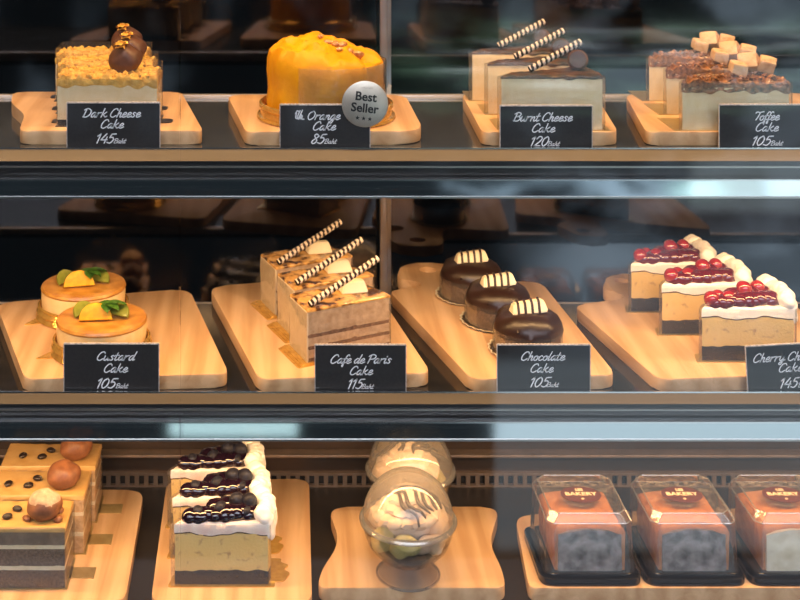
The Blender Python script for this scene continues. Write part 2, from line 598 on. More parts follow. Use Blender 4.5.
# ------------------------------------------------------------------ handwriting
GL = {
    'C': (.64, [[(.62, .78), (.5, .98), (.25, .9), (.08, .5), (.12, .12), (.35, 0), (.6, .2)]]),
    'D': (.78, [[(.22, .93), (.14, .02)], [(.02, .82), (.3, 1), (.65, .8), (.68, .35), (.4, .02), (.08, .06)]]),
    'O': (.74, [[(.4, 1), (.12, .75), (.08, .3), (.3, 0), (.6, .25), (.64, .7), (.4, 1), (.28, .84)]]),
    'B': (.68, [[(.2, .93), (.12, 0)], [(.0, .82), (.3, 1.02), (.58, .85), (.5, .6), (.25, .53)], [(.25, .53), (.52, .5), (.64, .28), (.45, .02), (.08, .05)]]),
    'T': (.52, [[(.0, .8), (.1, .95), (.4, .9), (.75, 1.0)], [(.42, .9), (.34, .4), (.22, .02)]]),
    'P': (.58, [[(.2, .93), (.1, 0)], [(.0, .8), (.3, 1.02), (.62, .85), (.55, .55), (.2, .46)]]),
    'a': (.52, [[(.42, .5), (.25, .55), (.08, .3), (.12, .03), (.28, .07), (.4, .35), (.43, .52)], [(.43, .52), (.39, .15), (.45, .0), (.58, .14)]]),
    'r': (.42, [[(.1, .55), (.06, .0)], [(.09, .26), (.2, .48), (.42, .54)]]),
    'k': (.58, [[(.17, 1), (.08, 0)], [(.1, .2), (.46, .6)], [(.22, .32), (.44, .0)], [(.44, 0), (.6, .12)]]),
    'h': (.50, [[(.17, 1), (.08, 0)], [(.1, .2), (.25, .5), (.38, .48), (.35, .1), (.42, 0), (.54, .12)]]),
    'e': (.44, [[(.06, .22), (.3, .30), (.38, .46), (.26, .56), (.1, .38), (.08, .12), (.22, 0), (.48, .16)]]),
    's': (.42, [[(.38, .46), (.24, .56), (.12, .42), (.3, .22), (.24, .02), (.04, .06)]]),
    'n': (.50, [[(.1, .54), (.07, 0)], [(.09, .2), (.24, .5), (.37, .46), (.34, .1), (.41, 0), (.54, .12)]]),
    'g': (.50, [[(.42, .5), (.25, .55), (.08, .3), (.12, .03), (.28, .07), (.4, .35), (.43, .52)], [(.43, .52), (.38, -.1), (.25, -.4), (.08, -.3), (.2, -.12), (.54, .14)]]),
    'u': (.52, [[(.08, .54), (.06, .12), (.18, 0), (.36, .25), (.42, .54)], [(.42, .54), (.38, .12), (.44, 0), (.56, .12)]]),
    't': (.34, [[(.2, .9), (.1, .15), (.18, 0), (.36, .12)], [(.0, .56), (.36, .6)]]),
    'o': (.46, [[(.25, .54), (.08, .36), (.1, .06), (.28, 0), (.4, .2), (.36, .46), (.25, .54), (.3, .42), (.5, .44)]]),
    'f': (.32, [[(.46, .86), (.36, 1), (.22, .8), (.12, .2), (.05, -.3), (.14, -.36), (.16, -.1), (.1, .02), (.34, .12)], [(.02, .5), (.34, .55)]]),
    'd': (.54, [[(.42, .5), (.25, .55), (.08, .3), (.12, .03), (.28, .07), (.4, .35)], [(.54, 1), (.42, .15), (.46, 0), (.58, .12)]]),
    'i': (.24, [[(.1, .54), (.06, .12), (.12, 0), (.26, .12)], [(.14, .74), (.16, .8)]]),
    'l': (.26, [[(.2, 1), (.08, .15), (.14, 0), (.28, .12)]]),
    'c': (.40, [[(.36, .44), (.24, .55), (.08, .35), (.1, .06), (.24, 0), (.44, .14)]]),
    'y': (.50, [[(.08, .54), (.06, .18), (.18, .06), (.36, .3), (.42, .54)], [(.42, .54), (.36, -.1), (.22, -.4), (.08, -.28), (.24, -.08), (.54, .14)]]),
    '1': (.36, [[(.04, .74), (.24, 1)], [(.24, 1), (.18, 0)]]),
    '2': (.54, [[(.06, .75), (.22, 1), (.46, .85), (.38, .5), (.04, .02)], [(.04, .03), (.5, .04)]]),
    '4': (.56, [[(.34, 1), (.03, .34)], [(.03, .34), (.54, .36)], [(.46, .66), (.4, 0)]]),
    '5': (.54, [[(.54, .98), (.2, .95)], [(.2, .95), (.13, .58)], [(.13, .58), (.36, .62), (.48, .35), (.3, .02), (.04, .1)]]),
    '8': (.52, [[(.42, .85), (.24, 1), (.12, .8), (.42, .35), (.3, .02), (.08, .1), (.12, .35), (.46, .75), (.42, .85)]]),
    '0': (.54, [[(.32, 1), (.1, .75), (.06, .3), (.22, 0), (.44, .25), (.48, .7), (.32, 1)]]),
    ' ': (.26, []),
    # the little drawn mark in front of "Orange"
    '~': (1.05, [[(.05, .62), (.12, .95), (.3, .8)], [(.12, .7), (.2, .2), (.42, .1)], [(.35, .95), (.3, .3)], [(.55, 1), (.46, .2)], [(.3, .3), (.5, .05), (.62, .55), (.66, .1)], [(.72, .4), (.76, .08), (.95, .06)]]),
}


def stroke(bm, pts, w, y):
    P = smooth_path([(p[0], 0, p[1]) for p in pts], 4)
    L_, R_ = [], []
    n = len(P)
    for i, p in enumerate(P):
        t = (P[min(i + 1, n - 1)] - P[max(i - 1, 0)])
        t = t.normalized() if t.length > 1e-6 else Vector((1, 0, 0))
        nrm = Vector((-t.z, 0, t.x))
        L_.append(bm.verts.new((p.x + nrm.x * w, y, p.z + nrm.z * w)))
        R_.append(bm.verts.new((p.x - nrm.x * w, y, p.z - nrm.z * w)))
    for i in range(n - 1):
        bm.faces.new((L_[i], R_[i], R_[i + 1], L_[i + 1]))
    for p in (P[0], P[-1]):
        vs = [bm.verts.new((p.x + w * math.cos(k * PI / 4), y, p.z + w * math.sin(k * PI / 4))) for k in range(8)]
        bm.faces.new(vs)


def write(bm, text, x0, z0, width, size, y, weight=0.064, shear=0.30):
    adv = sum(GL[c][0] for c in text)
    k = width / (adv * size)
    x = 0.0
    for c in text:
        a, ss = GL[c]
        for s in ss:
            stroke(bm, [(x0 + (x + (px + shear * pz)) * size * k, z0 + pz * size) for px, pz in s], weight * size, y)
        x += a


# ------------------------------------------------------------------ room behind and around
def struct(name, bm, m):
    o = obj(name, bm, m, smooth=False)
    o['kind'] = 'structure'
    return o


struct('floor', B(-260, 320, -20, 330, -6, 0), FLOORM)
struct('wall_back', B(-260, 320, 322, 330, 0, 300), WALLM)

# ------------------------------------------------------------------ display case
XL, XR = -62.0, 92.0
case = thing('display_case', 'glass fronted bakery display case with two dark shelves, steel rails and mirrored rear doors', 'display case', (15, 145, 0))


def cz(o):
    """case parts are built in place and then parented"""
    o.parent = case
    o.matrix_parent_inverse = Matrix.Translation(Vector((-15, -145, 0)) * U)
    return o


def Z(h):
    return CAMZ - h


def shelf_set(hs, d_back, rows, lift=0.0):
    z = Z(hs)

    def zr(py, d):
        return Z((py - HY) * d / F)
    r0, r1, r2, r3, r4 = rows
    cz(obj('shelf', B(XL, XR, 129.3, d_back, z - 1.6, z), TOPSHELF if lift else SHELF, smooth=False))
    cz(obj('rear_rail', B(XL, XR, d_back - 0.2, d_back + 0.8, z - 0.9, z - 0.02 + lift, bev=0.1), REARM))
    fr = cz(obj('front_rail', B(XL, XR, 128.3, 129.35, zr(r3, 128.3), zr(r1, 128.3)), BLACK, smooth=False))

    def sub(name, bm, m):
        o = obj(name, bm, m, smooth=False)
        o.parent = fr
        return o
    lip = bmesh.new()
    za, zb_ = zr(r0, 129.5), zr(r1, 128.2)
    prof = [(129.6, za), (129.45, za), (128.2, zb_), (128.2, zb_ - 0.1), (129.6, zb_ - 0.1)]
    ends = [[lip.verts.new((xx, y, zz)) for y, zz in prof] for xx in (XL, XR)]
    lip.faces.new(ends[0])
    lip.faces.new(ends[1][::-1])
    for k in range(5):
        lip.faces.new((ends[0][k], ends[0][(k + 1) % 5], ends[1][(k + 1) % 5], ends[1][k]))
    sub('steel_lip', lip, LIP)
    sub('lip_edge', B(XL, XR, 129.4, 129.6, zr(r0 + 0.9, 129.4), zr(r0 - 0.8, 129.4)), CHROME)
    sub('groove_line', B(XL, XR, 128.1, 128.4, zr(r1 + 7, 128.1), zr(r1 + 5.5, 128.1)), STEEL)
    sub('polished_face', B(XL, XR, 127.5, 128.4, zr(r3, 127.5), zr(r2, 127.5)), POLISH)
    sub('top_edge', B(XL, XR, 127.3, 127.8, zr(r2 + 1, 127.3), zr(r2 - 0.6, 127.3)), CHROME)
    sub('bottom_edge', B(XL, XR, 127.4, 128.6, zr(r4, 127.4), zr(r3, 127.4)), STEEL)
    # lamp under the front of the shelf
    cz(obj('led_tube', B(XL + 2, XR - 2, 129.9, 130.7, z - 2.3, z - 1.7, bev=0.2), TUBE))


shelf_set(H_TOP + BT, 155.2, (148.5, 161, 180, 196.5, 198.5), 0.4)
shelf_set(H_MID + BT, 155.6, (392.5, 404, 422.5, 439.5, 441.5))
# bottom deck, rear panel and vent grille
zd = Z(H_BOT + BT)
cz(obj('base_deck', B(XL, XR, 126.8, 174, zd - 2.5, zd), DECK, smooth=False))
cz(obj('back_panel', B(XL, XR, 154.2, 155.2, zd + 1.6, zd + 6.5), PANEL, smooth=False))
cz(obj('panel_ledge', B(XL, XR, 152.6, 154.3, zd + 3.9, zd + 4.3, bev=0.15), GRILLE))
cz(obj('panel_lip', B(XL, XR, 153.4, 154.3, zd + 5.7, zd + 6.1, bev=0.15), PANEL))
bm = bmesh.new()
box(bm, XL, XR, 153.7, 154.2, zd + 1.35, zd + 1.7)
box(bm, XL, XR, 153.7, 154.2, zd, zd + 0.22)
x = XL
while x < XR:
    box(bm, x, x + 0.5, 153.75, 154.15, zd + 0.2, zd + 1.4)
    x += 1.12
cz(obj('vent_grille', bm, GRILLE, smooth=False))
cz(obj('vent_backing', B(XL, XR, 154.4, 154.6, zd, zd + 1.6), BLACK, smooth=False))
# mirrored rear sliding doors with their aluminium stiles
ztop = Z(-12)
for (a, b, y) in ((XL, 14.7, 171.2), (13.5, XR, 169.8)):
    dr = cz(obj('rear_door', B(a, b, y, y + 0.6, zd + 6.6, ztop), MIRROR, smooth=False))
    o = obj('door_stile', B((b - 1.2) if a < 0 else a, b if a < 0 else (a + 1.0), y - 0.35, y, zd + 6.6, ztop, bev=0.08), POSTM)
    o.parent = dr
cz(obj('rear_post', B(12.9, 13.9, 167.6, 168.8, zd + 6.6, ztop, bev=0.1), POSTM))
# front glass: two panes that meet at a thin joint
xj = -9.7
for a, b in ((XL, xj - 0.06), (xj + 0.06, XR)):
    cz(obj('glass_pane', B(a, b, 125.6, 126.1, Z(82), ztop), GLASS, smooth=False))
# sides, top and plinth
for a, b in ((XL - 2, XL), (XR, XR + 2)):
    cz(obj('side_panel', B(a, b, 125.4, 174, zd - 2.5, ztop), CABINET, smooth=False))
cz(obj('canopy', B(XL - 2, XR + 2, 125.4, 174, ztop, ztop + 3), CABINET, smooth=False))
cz(obj('led_tube', B(XL + 2, XR - 2, 129.9, 130.7, ztop - 0.7, ztop - 0.1, bev=0.2), TUBE))
cz(obj('plinth', B(XL - 2, XR + 2, 126.5, 174, 0, zd - 2.5), CABINET, smooth=False))

# ------------------------------------------------------------------ boards
GB = 'maple boards in the display case'


def board(pixels, radii, h, label, hole=None, dmin=130.3, bev=0.18):
    P = []
    for px, py in pixels:
        x, d = G(px, py, h)
        P.append((x, max(d, dmin)))
    cx = sum(p[0] for p in P) / len(P)
    cy = sum(p[1] for p in P) / len(P)
    L = [(p[0] - cx, p[1] - cy) for p in P]
    out = round_poly(L, radii)
    area = sum(out[i - 1][0] * out[i][1] - out[i][0] * out[i - 1][1] for i in range(len(out)))
    if area < 0:
        out = out[::-1]
    bm = bmesh.new()
    prism(bm, out, 0, BT, bev)
    o = obj('serving_board', bm, WOOD)
    o.location = Vector((cx, cy, Z(h) - BT + 0.03)) * U
    if hole:
        hx, hd = G(hole[0], hole[1], h)
        cb = LT([(hole[2], -3), (hole[2], 3)], 32, hx - cx, hd - cy)
        bmesh.ops.holes_fill(cb, edges=cb.edges[:])
        c = obj('cutter', cb, WOOD)
        c.location = o.location
        md = o.modifiers.new('b', 'BOOLEAN')
        md.operation = 'DIFFERENCE'
        md.object = c
        md.solver = 'EXACT'
        bpy.context.view_layer.update()
        dg = bpy.context.evaluated_depsgraph_get()
        me = bpy.data.meshes.new_from_object(o.evaluated_get(dg))
        me.set_sharp_from_angle(angle=math.radians(38))
        o.modifiers.clear()
        o.data = me
        bpy.data.objects.remove(c)
    tag(o, label, 'wooden board', GB)
    return o


board([(19, 131), (203, 131), (181, 92), (13, 92), (11, 103), (25, 115)], [1.2, 1.0, 1.2, 1.5, 2, 2], H_TOP,
      'light wooden board with a notched side under the dark cheese cakes', dmin=130.4)
board([(246, 132), (424, 131), (405, 95), (227, 95)], [1.2, 3.0, 2, 1.8], H_TOP, 'light wooden board under the round orange cake', dmin=130.4)
board([(482, 132), (618, 132), (594, 93), (461, 93)], [1.0, 1.4, 2, 2.2], H_TOP, 'light wooden board under the burnt cheese cake slices', dmin=130.4)
board([(646, 132), (850, 132), (806, 93), (624, 93)], [1.2, 1.4, 2, 3.0], H_TOP, 'light wooden board under the toffee cake slices', dmin=130.4)
board([(22, 386), (229, 374), (189, 289), (-4, 303)], [1.6, 1.4, 2.0, 2.0], H_MID, 'wide light wooden board under the two round custard cakes')
board([(259, 385), (431, 373), (365, 274), (209, 287)], [1.6, 1.4, 2.0, 2.0], H_MID, 'light wooden board under the cafe de paris cake slices')
board([(474, 386), (616, 375), (540, 281), (468, 284), (459, 277), (452, 263), (402, 263), (396, 279), (420, 282), (424, 287), (388, 290)],
      [1.6, 1.4, 2.0, 1.5, 2.0, 2.5, 2.5, 2.0, 0.9, 0.9, 1.6], H_MID, 'light wooden board with a holed handle end under the chocolate cakes', hole=(428, 270, 1.1))
board([(663, 386), (862, 372), (772, 282), (660, 296), (652, 287), (644, 274), (608, 274), (602, 290), (622, 293), (625, 299), (573, 305)],
      [1.6, 1.4, 2.0, 1.5, 2.0, 2.5, 2.5, 2.0, 0.9, 0.9, 1.6], H_MID, 'light wooden board with a rounded handle end under the cherry cheese slices', hole=(622, 281, 0.9))
board([(-60, 601), (125, 601), (144, 490), (-55, 490)], [1.5, 1.5, 2, 2], H_BOT, 'wooden board under the layered coffee cake slices', dmin=127.5)
board([(151, 601), (312, 601), (309, 479), (167, 481)], [1.2, 1.2, 1.6, 1.6], H_BOT, 'narrow wooden board under the blueberry cheesecake slices', dmin=127.5)
board([(317, 588), (506, 588), (502, 570), (489, 543), (500, 507), (328, 507), (340, 543), (322, 570)],
      [1.2, 1.2, 1.5, 3, 2.2, 2.2, 3, 1.5], H_BOT, 'waisted wooden board under the two domed dessert cups', dmin=127.5)
board([(529, 588), (850, 588), (835, 506), (515, 515)], [1.0, 1.0, 2, 2.0], H_BOT, 'long wooden board under the three clear lidded cake boxes', dmin=127.5)


# ------------------------------------------------------------------ price cards
GC = 'black price cards'


def card(pl, pr, pt, hs, lines, label, wd=None, roll=0.0, y=129.95):
    zb = Z(hs)
    x0, x1 = (pl - CX) * y / F, (pr - CX) * y / F
    w = x1 - x0
    h = Z((pt - HY) * y / F) - zb
    t = thing('price_card', label, 'price card', ((x0 + x1) / 2, y, zb), 0, GC)
    t.rotation_euler = (0, roll, 0)
    obj('panel', B(-w / 2, w / 2, -0.07, 0.07, 0, h - 0.22), CARD, t, smooth=False)
    bm = bmesh.new()
    box(bm, -w / 2 - 0.02, w / 2 + 0.02, -0.1, 0.1, h - 0.24, h - 0.1, 0.03)
    n = 26
    for k in range(n):
        xx = -w / 2 + w * (k + 0.5) / n
        blob(bm, (xx, 0, h - 0.09), (w / n * 0.42, 0.09, 0.07), sub=1)
    for s in (-1, 1):
        box(bm, s * w / 2 - 0.04, s * w / 2 + 0.04, -0.09, 0.09, 0, h - 0.12)
    obj('clear_edging', bm, HOLDER, t, label='pale clear plastic edging')
    bm = bmesh.new()
    for (txt, cxp, zp, wid, size) in lines:
        # pixels on the photograph's card -> cm from the card's middle
        xx = (cxp - CX) * y / F - (x0 + x1) / 2
        zz = Z((zp - HY) * y / F) - zb
        wc = wid * y / F
        write(bm, txt, xx - wc / 2 - 0.12, zz, wc, size * y / F, -0.085)
    o = obj('lettering', bm, INK, t, smooth=False, recalc=False, label='white handwritten lettering')
    return t


HS_T, HS_M = H_TOP + BT, H_MID + BT
card(67, 160, 101, HS_T, [('Dark Cheese', 112, 117, 58, 8.6), ('Cake', 112.5, 128, 23, 8.6), ('145', 105, 143, 18, 9.5), ('Baht', 120.5, 143, 12, 4.6)], 'black price card lettered Dark Cheese Cake 145 Baht')
card(280, 370, 103, HS_T, [('~', 300, 119.5, 12, 9.5), ('Orange', 324, 119.5, 33, 8.6), ('Cake', 324.5, 130, 23, 8.6), ('85', 318, 143.4, 13, 9.5), ('Baht', 331, 143.4, 12, 4.6)], 'black price card lettered Orange Cake 85 Baht')
card(500, 592, 104, HS_T, [('Burnt Cheese', 543, 121, 59, 8.6), ('Cake', 543.5, 132, 23, 8.6), ('120', 539, 145.8, 18, 9.5), ('Baht', 554, 145.8, 12, 4.6)], 'black price card lettered Burnt Cheese Cake 120 Baht')
card(719, 811, 103, HS_T, [('Toffee', 767, 120, 25, 8.6), ('Cake', 767, 131, 23, 8.6), ('105', 761, 145.2, 19, 9.5), ('Baht', 777, 145.2, 12, 4.6)], 'black price card lettered Toffee Cake 105 Baht')
card(64, 159, 342, HS_M, [('Custard', 116, 360, 38, 8.6), ('Cake', 116, 372, 24, 8.6), ('105', 106, 387.8, 19, 9.8), ('Baht', 122.5, 387.8, 12, 4.6)], 'black price card lettered Custard Cake 105 Baht')
card(315, 406, 343, HS_M, [('Cafe de Paris', 361, 363, 61, 8.6), ('Cake', 361.5, 374.5, 23, 8.6), ('115', 355, 388.4, 15, 9.8), ('Baht', 368, 388.4, 12, 4.6)], 'black price card lettered Cafe de Paris Cake 115 Baht')
card(497, 590, 343, HS_M, [('Chocolate', 543, 360, 44, 8.6), ('Cake', 542, 372, 23, 8.6), ('105', 539, 386.6, 19, 9.8), ('Baht', 553, 386.6, 12, 4.6)], 'black price card lettered Chocolate Cake 105 Baht')
card(748, 842, 342, HS_M, [('Cherry Cheese', 788, 360, 66, 8.6), ('Cake', 792, 371, 24, 8.6), ('145', 789, 387, 18, 9.8), ('Baht', 805, 387, 12, 4.6)], 'black price card lettered Cherry Cheese Cake 145 Baht, tilted slightly', roll=math.radians(-3.2))

# round badge on the orange cake's card
font_cache = {}


def text_bm(body, size, depth=0.0, bold=0.0):
    cu = bpy.data.curves.new('t', 'FONT')
    cu.body = body
    cu.size = size
    cu.align_x = 'CENTER'
    cu.align_y = 'CENTER'
    cu.offset = bold
    cu.resolution_u = 3
    o = bpy.data.objects.new('t', cu)
    COL.objects.link(o)
    bpy.context.view_layer.update()
    me = bpy.data.meshes.new_from_object(o.evaluated_get(bpy.context.evaluated_depsgraph_get()))
    bpy.data.objects.remove(o)
    bm = bmesh.new()
    bm.from_mesh(me)
    bpy.data.meshes.remove(me)
    return bm


def star(bm, cx, cz, r):
    vs = [bm.verts.new((cx + (r if k % 2 == 0 else r * 0.42) * math.sin(k * PI / 5), 0, cz + (r if k % 2 == 0 else r * 0.42) * math.cos(k * PI / 5))) for k in range(10)]
    bm.faces.new(vs)


yb = 129.70
bx, bz = (365 - CX) * yb / F, Z((104 - HY) * yb / F)
bd = thing('best_seller_badge', 'round silver Best Seller badge with three stars on the orange cake card', 'badge', (bx, yb, bz), 0)
bd.rotation_euler = (0, math.radians(6), 0)
bm = LT([(0, 0), (2.2, 0), (2.32, 0.06), (2.2, 0.13), (0, 0.13)], 48)
bmesh.ops.rotate(bm, cent=(0, 0, 0), matrix=Matrix.Rotation(PI / 2, 3, 'X'), verts=bm.verts[:])
obj('disc', bm, SILVER, bd)
bm = bmesh.new()
for body, s, z in (('Best', 1.22, 0.72), ('Seller', 1.22, -0.42)):
    tb = text_bm(body, s, bold=0.035)
    for v in tb.verts:
        v.co = Vector((v.co.x, 0, v.co.y + z))
    me = bpy.data.meshes.new('x')
    tb.to_mesh(me)
    tb.free()
    bm.from_mesh(me)
for k in (-1, 0, 1):
    star(bm, k * 0.62, -1.42, 0.24)
for v in bm.verts:
    v.co.y = -0.15
obj('lettering', bm, BADGE_INK, bd, smooth=False, recalc=False, label='black printed lettering')
# small worn print near the badge's top edge
bm = bmesh.new()
for k in range(6):
    box(bm, -0.5 + k * 0.19, -0.38 + k * 0.19, -0.15, -0.12, 1.55 + 0.05 * (k % 2), 1.68 + 0.05 * (k % 2))
obj('small_print', bm, HOLDER, bd, smooth=False)

# ------------------------------------------------------------------ TOP SHELF cakes
ZT, ZM, ZB = Z(H_TOP), Z(H_MID), Z(H_BOT)


def straw(parent, p0, p1, r=0.33, name='chocolate_straw'):
    bm = bmesh.new()
    a, b = Vector(p0), Vector(p1)
    n = 60
    tube(bm, [a.lerp(b, i / n) for i in range(n + 1)], r, 12, True, stripes=(n / ((b - a).length / 0.56)))
    return obj(name, bm, [STRAWDARK, M_STRIPE], parent, label='dark and white striped chocolate straw')


M_STRIPE = M('white_stripe', (0.66, 0.55, 0.44), rough=0.4)

# dark cheese cake slices
q = [(0, 0), (10.2, 0), (10.2, 5.4), (0, 5.4)]
GDC = 'dark cheese cake slices'
dc = thing('dark_cheese_cake', 'crumb topped cheesecake slice directly behind the Dark Cheese Cake card', 'cake slice', (-22.8, 133.2, ZT), 0, GDC)
bm = bmesh.new()
box(bm, -0.2, 10.4, -0.15, 5.5, 0, 0.1)
prism(bm, round_poly([(-1.0, 1.6), (0.2, 1.6), (0.2, 3.6), (-1.0, 3.6)], [0.8, .1, .1, 0.8]), 0, 0.1)
prism(bm, round_poly([(10.0, 1.6), (11.6, 1.6), (11.6, 3.6), (10.0, 3.6)], [.1, 0.8, 0.8, .1]), 0, 0.1)
obj('cake_card', bm, DARKCARD, dc, smooth=False, label='black cake card with rounded tabs')
obj('biscuit_base', SL(q, 0.1, 0.75, amp=0.1, freq=3, nz=2), OREO, dc)
obj('cheese_filling', SL(q, 0.75, 4.3, amp=0.05, freq=1.2, nz=4, seed=2), CHEESE, dc)
bm = bmesh.new()
slab(bm, offset_quad(q, 0.05), 4.3, 5.15, nx=40, ny=22, nz=3, amp=0.16, freq=1.6, topamp=0.6, rnd=0.25, seed=3, botf=lambda x, y: -0.9 * abs(noise.noise(Vector((x * 0.55, y * 0.5, 3)))))
crumbs(bm, 150, lambda r: (r.uniform(0.2, 10.0), r.uniform(0.15, 5.2)), 5.15, 0.14, 0.36, 4)
obj('crumb_topping', bm, CRUMB, dc)
ball = BL((6.6, 3.0, 6.45), (1.8, 1.5, 1.6), 0.3, 0.6, 3, sub=4)
cb = obj('chocolate_puff', ball, MILKCHOC, dc)
bm = bmesh.new()
rr = random.Random(5)
for k in range(5):
    cx_, cy_, cz_ = 6.3 + rr.uniform(-0.8, 0.8), 2.3 + rr.uniform(-0.5, 0.6), 8.0 + rr.uniform(-0.15, 0.35)
    g = []
    for i in range(4):
        for j in range(4):
            g.append(bm.verts.new((cx_ + (i - 1.5) * 0.32 + rr.uniform(-.1, .1), cy_ + (j - 1.5) * 0.26 + rr.uniform(-.1, .1), cz_ + rr.uniform(-.18, .28))))
    for i in range(3):
        for j in range(3):
            bm.faces.new((g[i * 4 + j], g[i * 4 + j + 1], g[i * 4 + j + 5], g[i * 4 + j + 4]))
o = obj('gold_leaf', bm, GOLDLEAF, dc)
sleeve(dc, q, 0.1, 5.9)
d1 = dup(dc, (-23.9, 139.7, ZT), 'crumb topped cheesecake slice second from the Dark Cheese Cake card')
d2 = dup(dc, (-25.2, 146.2, ZT), 'crumb topped cheesecake slice farthest from the Dark Cheese Cake card')

for dd, dx in ((d1, 0.9), (d2, 1.0)):
    for chd in dd.children:
        if chd.name.startswith(('chocolate_puff', 'gold_leaf')):
            chd.location.x = dx * U

# orange cake
oc = thing('orange_cake', 'round cake covered in bright orange frosting on a gold board', 'cake', (4.9, 138.2, ZT), 0)
obj('gold_board', LT([(0, 0), (7.1, 0), (7.4, 0.15), (7.3, 0.4), (7.0, 0.5), (6.95, 1.0), (7.15, 1.3), (7.1, 1.6), (6.9, 1.75), (6.75, 1.5), (6.6, 0.3), (0, 0.25)], 64), GOLD, oc)
bm = bmesh.new()
prof = [(0, 0.3), (6.1, 0.3), (6.2, 1.0), (6.2, 2.0), (6.2, 3.0), (6.2, 4.0), (6.2, 5.0), (6.15, 5.8), (5.95, 6.35), (5.5, 6.75), (5.0, 7.0), (4.4, 7.3), (3.7, 7.6), (3.0, 7.9), (2.3, 8.1), (1.6, 8.25), (0.9, 8.3), (0, 8.3)]
lathe(bm, prof, 90)
for v in bm.verts:
    p = v.co
    if p.z > 0.5:
        n1 = nz3(p, 0.42, 1)
        rid = 1 - abs(nz3(Vector((p.x, p.y * 1.4, p.z * 1.5)), 0.45, 2)) * 2.6
        a = math.atan2(p.y, p.x)
        outw = Vector((math.cos(a), math.sin(a), 0))
        t = min(1, max(0, (p.z - 5.0) / 2))
        left = max(0, -p.x / 6.2)
        k = (0.15 + 0.3 * left) * (1 - t)
        v.co = p + outw * (n1 * 0.9 + rid * 0.35 - 0.15) * k
        if t > 0:
            v.co.z += t * (0.5 * n1 + 0.6 * rid - 0.2 - 0.13 * p.x + 0.03 * p.y)
fro = [v.co.copy() for v in bm.verts]
obj('orange_frosting', bm, ORANGE, oc)
bm = bmesh.new()
rr = random.Random(8)
for (x, y, r) in ((-0.6, -1.2, 0.4), (0.2, -1.6, 0.45), (0.9, -2.2, 0.4), (1.7, -2.0, 0.55), (2.4, -2.6, 0.5), (3.2, -2.4, 0.6), (1.0, -0.4, 0.7), (1.9, -0.7, 0.55), (1.3, -3.0, 0.35)):
    zz = min(fro, key=lambda c: (c.x - x) ** 2 + (c.y - y) ** 2 + (100 if c.z < 5 else 0)).z + 0.12
    blob(bm, (x, y, zz), (r * 1.2, r * 0.8, r * 0.7), r * 0.5, 1.4, rr.randint(0, 50), sub=2, rot=Matrix.Rotation(rr.uniform(0, 3), 3, 'Z'))
obj('caramel_nuts', bm, NUT, oc)
bm = bmesh.new()
pts = [(6.42 * math.cos(a), 6.42 * math.sin(a)) for a in [(-118 + k * 4.0) * PI / 180 for k in range(36)]]
inn = [(x * 0.995, y * 0.995) for x, y in pts]
wall(bm, pts + inn[::-1], 0.4, 6.1, 0.012)
obj('acetate_wrap', bm, ACETATE, oc)

# burnt cheese slices
q = [(0, 0), (10.2, 0), (9.6, 5.6), (1.2, 1.6)]
GBC = 'burnt cheese cake slices'
bc = thing('burnt_cheese_cake', 'burnt topped cheesecake slice directly behind the Burnt Cheese Cake card', 'cake slice', (22.4, 131.5, ZT), 0, GBC)
obj('cake_card', B(-0.4, 11.0, -0.25, 5.4, 0, 0.08), GOLDCARD, bc, smooth=False)
bm = SL(q, 0.08, 5.3, nx=20, ny=10, nz=6, amp=0.06, freq=0.8, bulge=0.4)
obj('cheese_filling', bm, CHEESE, bc)
bm = SL(offset_quad(q, 0.05), 5.25, 5.6, nx=26, ny=12, nz=3, amp=0.12, freq=1.2, bulge=0.4, rnd=0.2, topamp=0.15, botf=lambda x, y: -0.3 * max(0, noise.noise(Vector((x * 0.8, y * .8, 1)))))
obj('burnt_top', bm, BURNT, bc)
straw(bc, (3.1, 1.3, 5.98), (8.6, 2.6, 8.6), 0.36)
bm = LT([(0, -0.85), (0.8, -0.85), (1.02, -0.65), (1.05, 0.6), (0.85, 0.85), (0, 0.85)], 28)
bmesh.ops.rotate(bm, cent=(0, 0, 0), matrix=Matrix.Rotation(math.radians(75), 3, 'X'), verts=bm.verts[:])
bmesh.ops.rotate(bm, cent=(0, 0, 0), matrix=Matrix.Rotation(math.radians(-12), 3, 'Z'), verts=bm.verts[:])
bmesh.ops.translate(bm, vec=(8.5, 3.4, 6.55), verts=bm.verts[:])
obj('chocolate_truffle', bm, MILKCHOC, bc)
sleeve(bc, q, 0.1, 5.5, 0.3)
dup(bc, (22.3, 139.2, ZT), 'burnt topped cheesecake slice second from the Burnt Cheese Cake card')
dup(bc, (21.7, 146.6, ZT), 'burnt topped cheesecake slice farthest from the Burnt Cheese Cake card')

# toffee slices
q = [(0, 0), (10.8, 0), (10.4, 5.9), (1.0, 1.8)]
GTC = 'toffee cake slices'
tc_ = thing('toffee_cake', 'toffee topped cake slice directly behind the Toffee Cake card', 'cake slice', (40.7, 131.5, ZT), 0, GTC)
obj('cake_card', B(-0.9, 11.3, -0.3, 5.6, 0, 0.08), GOLDCARD, tc_, smooth=False)
obj('sponge_body', SL(q, 0.08, 4.3, nx=20, ny=10, nz=5, amp=0.08, freq=1.0, bulge=0.4), CHEESE, tc_)
bm = SL(offset_quad(q, 0.06), 3.9, 5.0, nx=40, ny=20, nz=4, amp=0.2, freq=1.7, bulge=0.4, rnd=0.25, topamp=0.45, botf=lambda x, y: 0.5 * noise.noise(Vector((x * 0.9, y, 2))))
crumbs(bm, 60, lambda r: (lambda u, v: (u * (10.2 - 0) + 0.6 * v, v * (1.6 + 3.8 * u)))(r.uniform(0.08, 0.97), r.uniform(0.05, 0.9)), 5.1, 0.15, 0.35, 9)
obj('toffee_topping', bm, TOFFEE, tc_)
rr = random.Random(12)
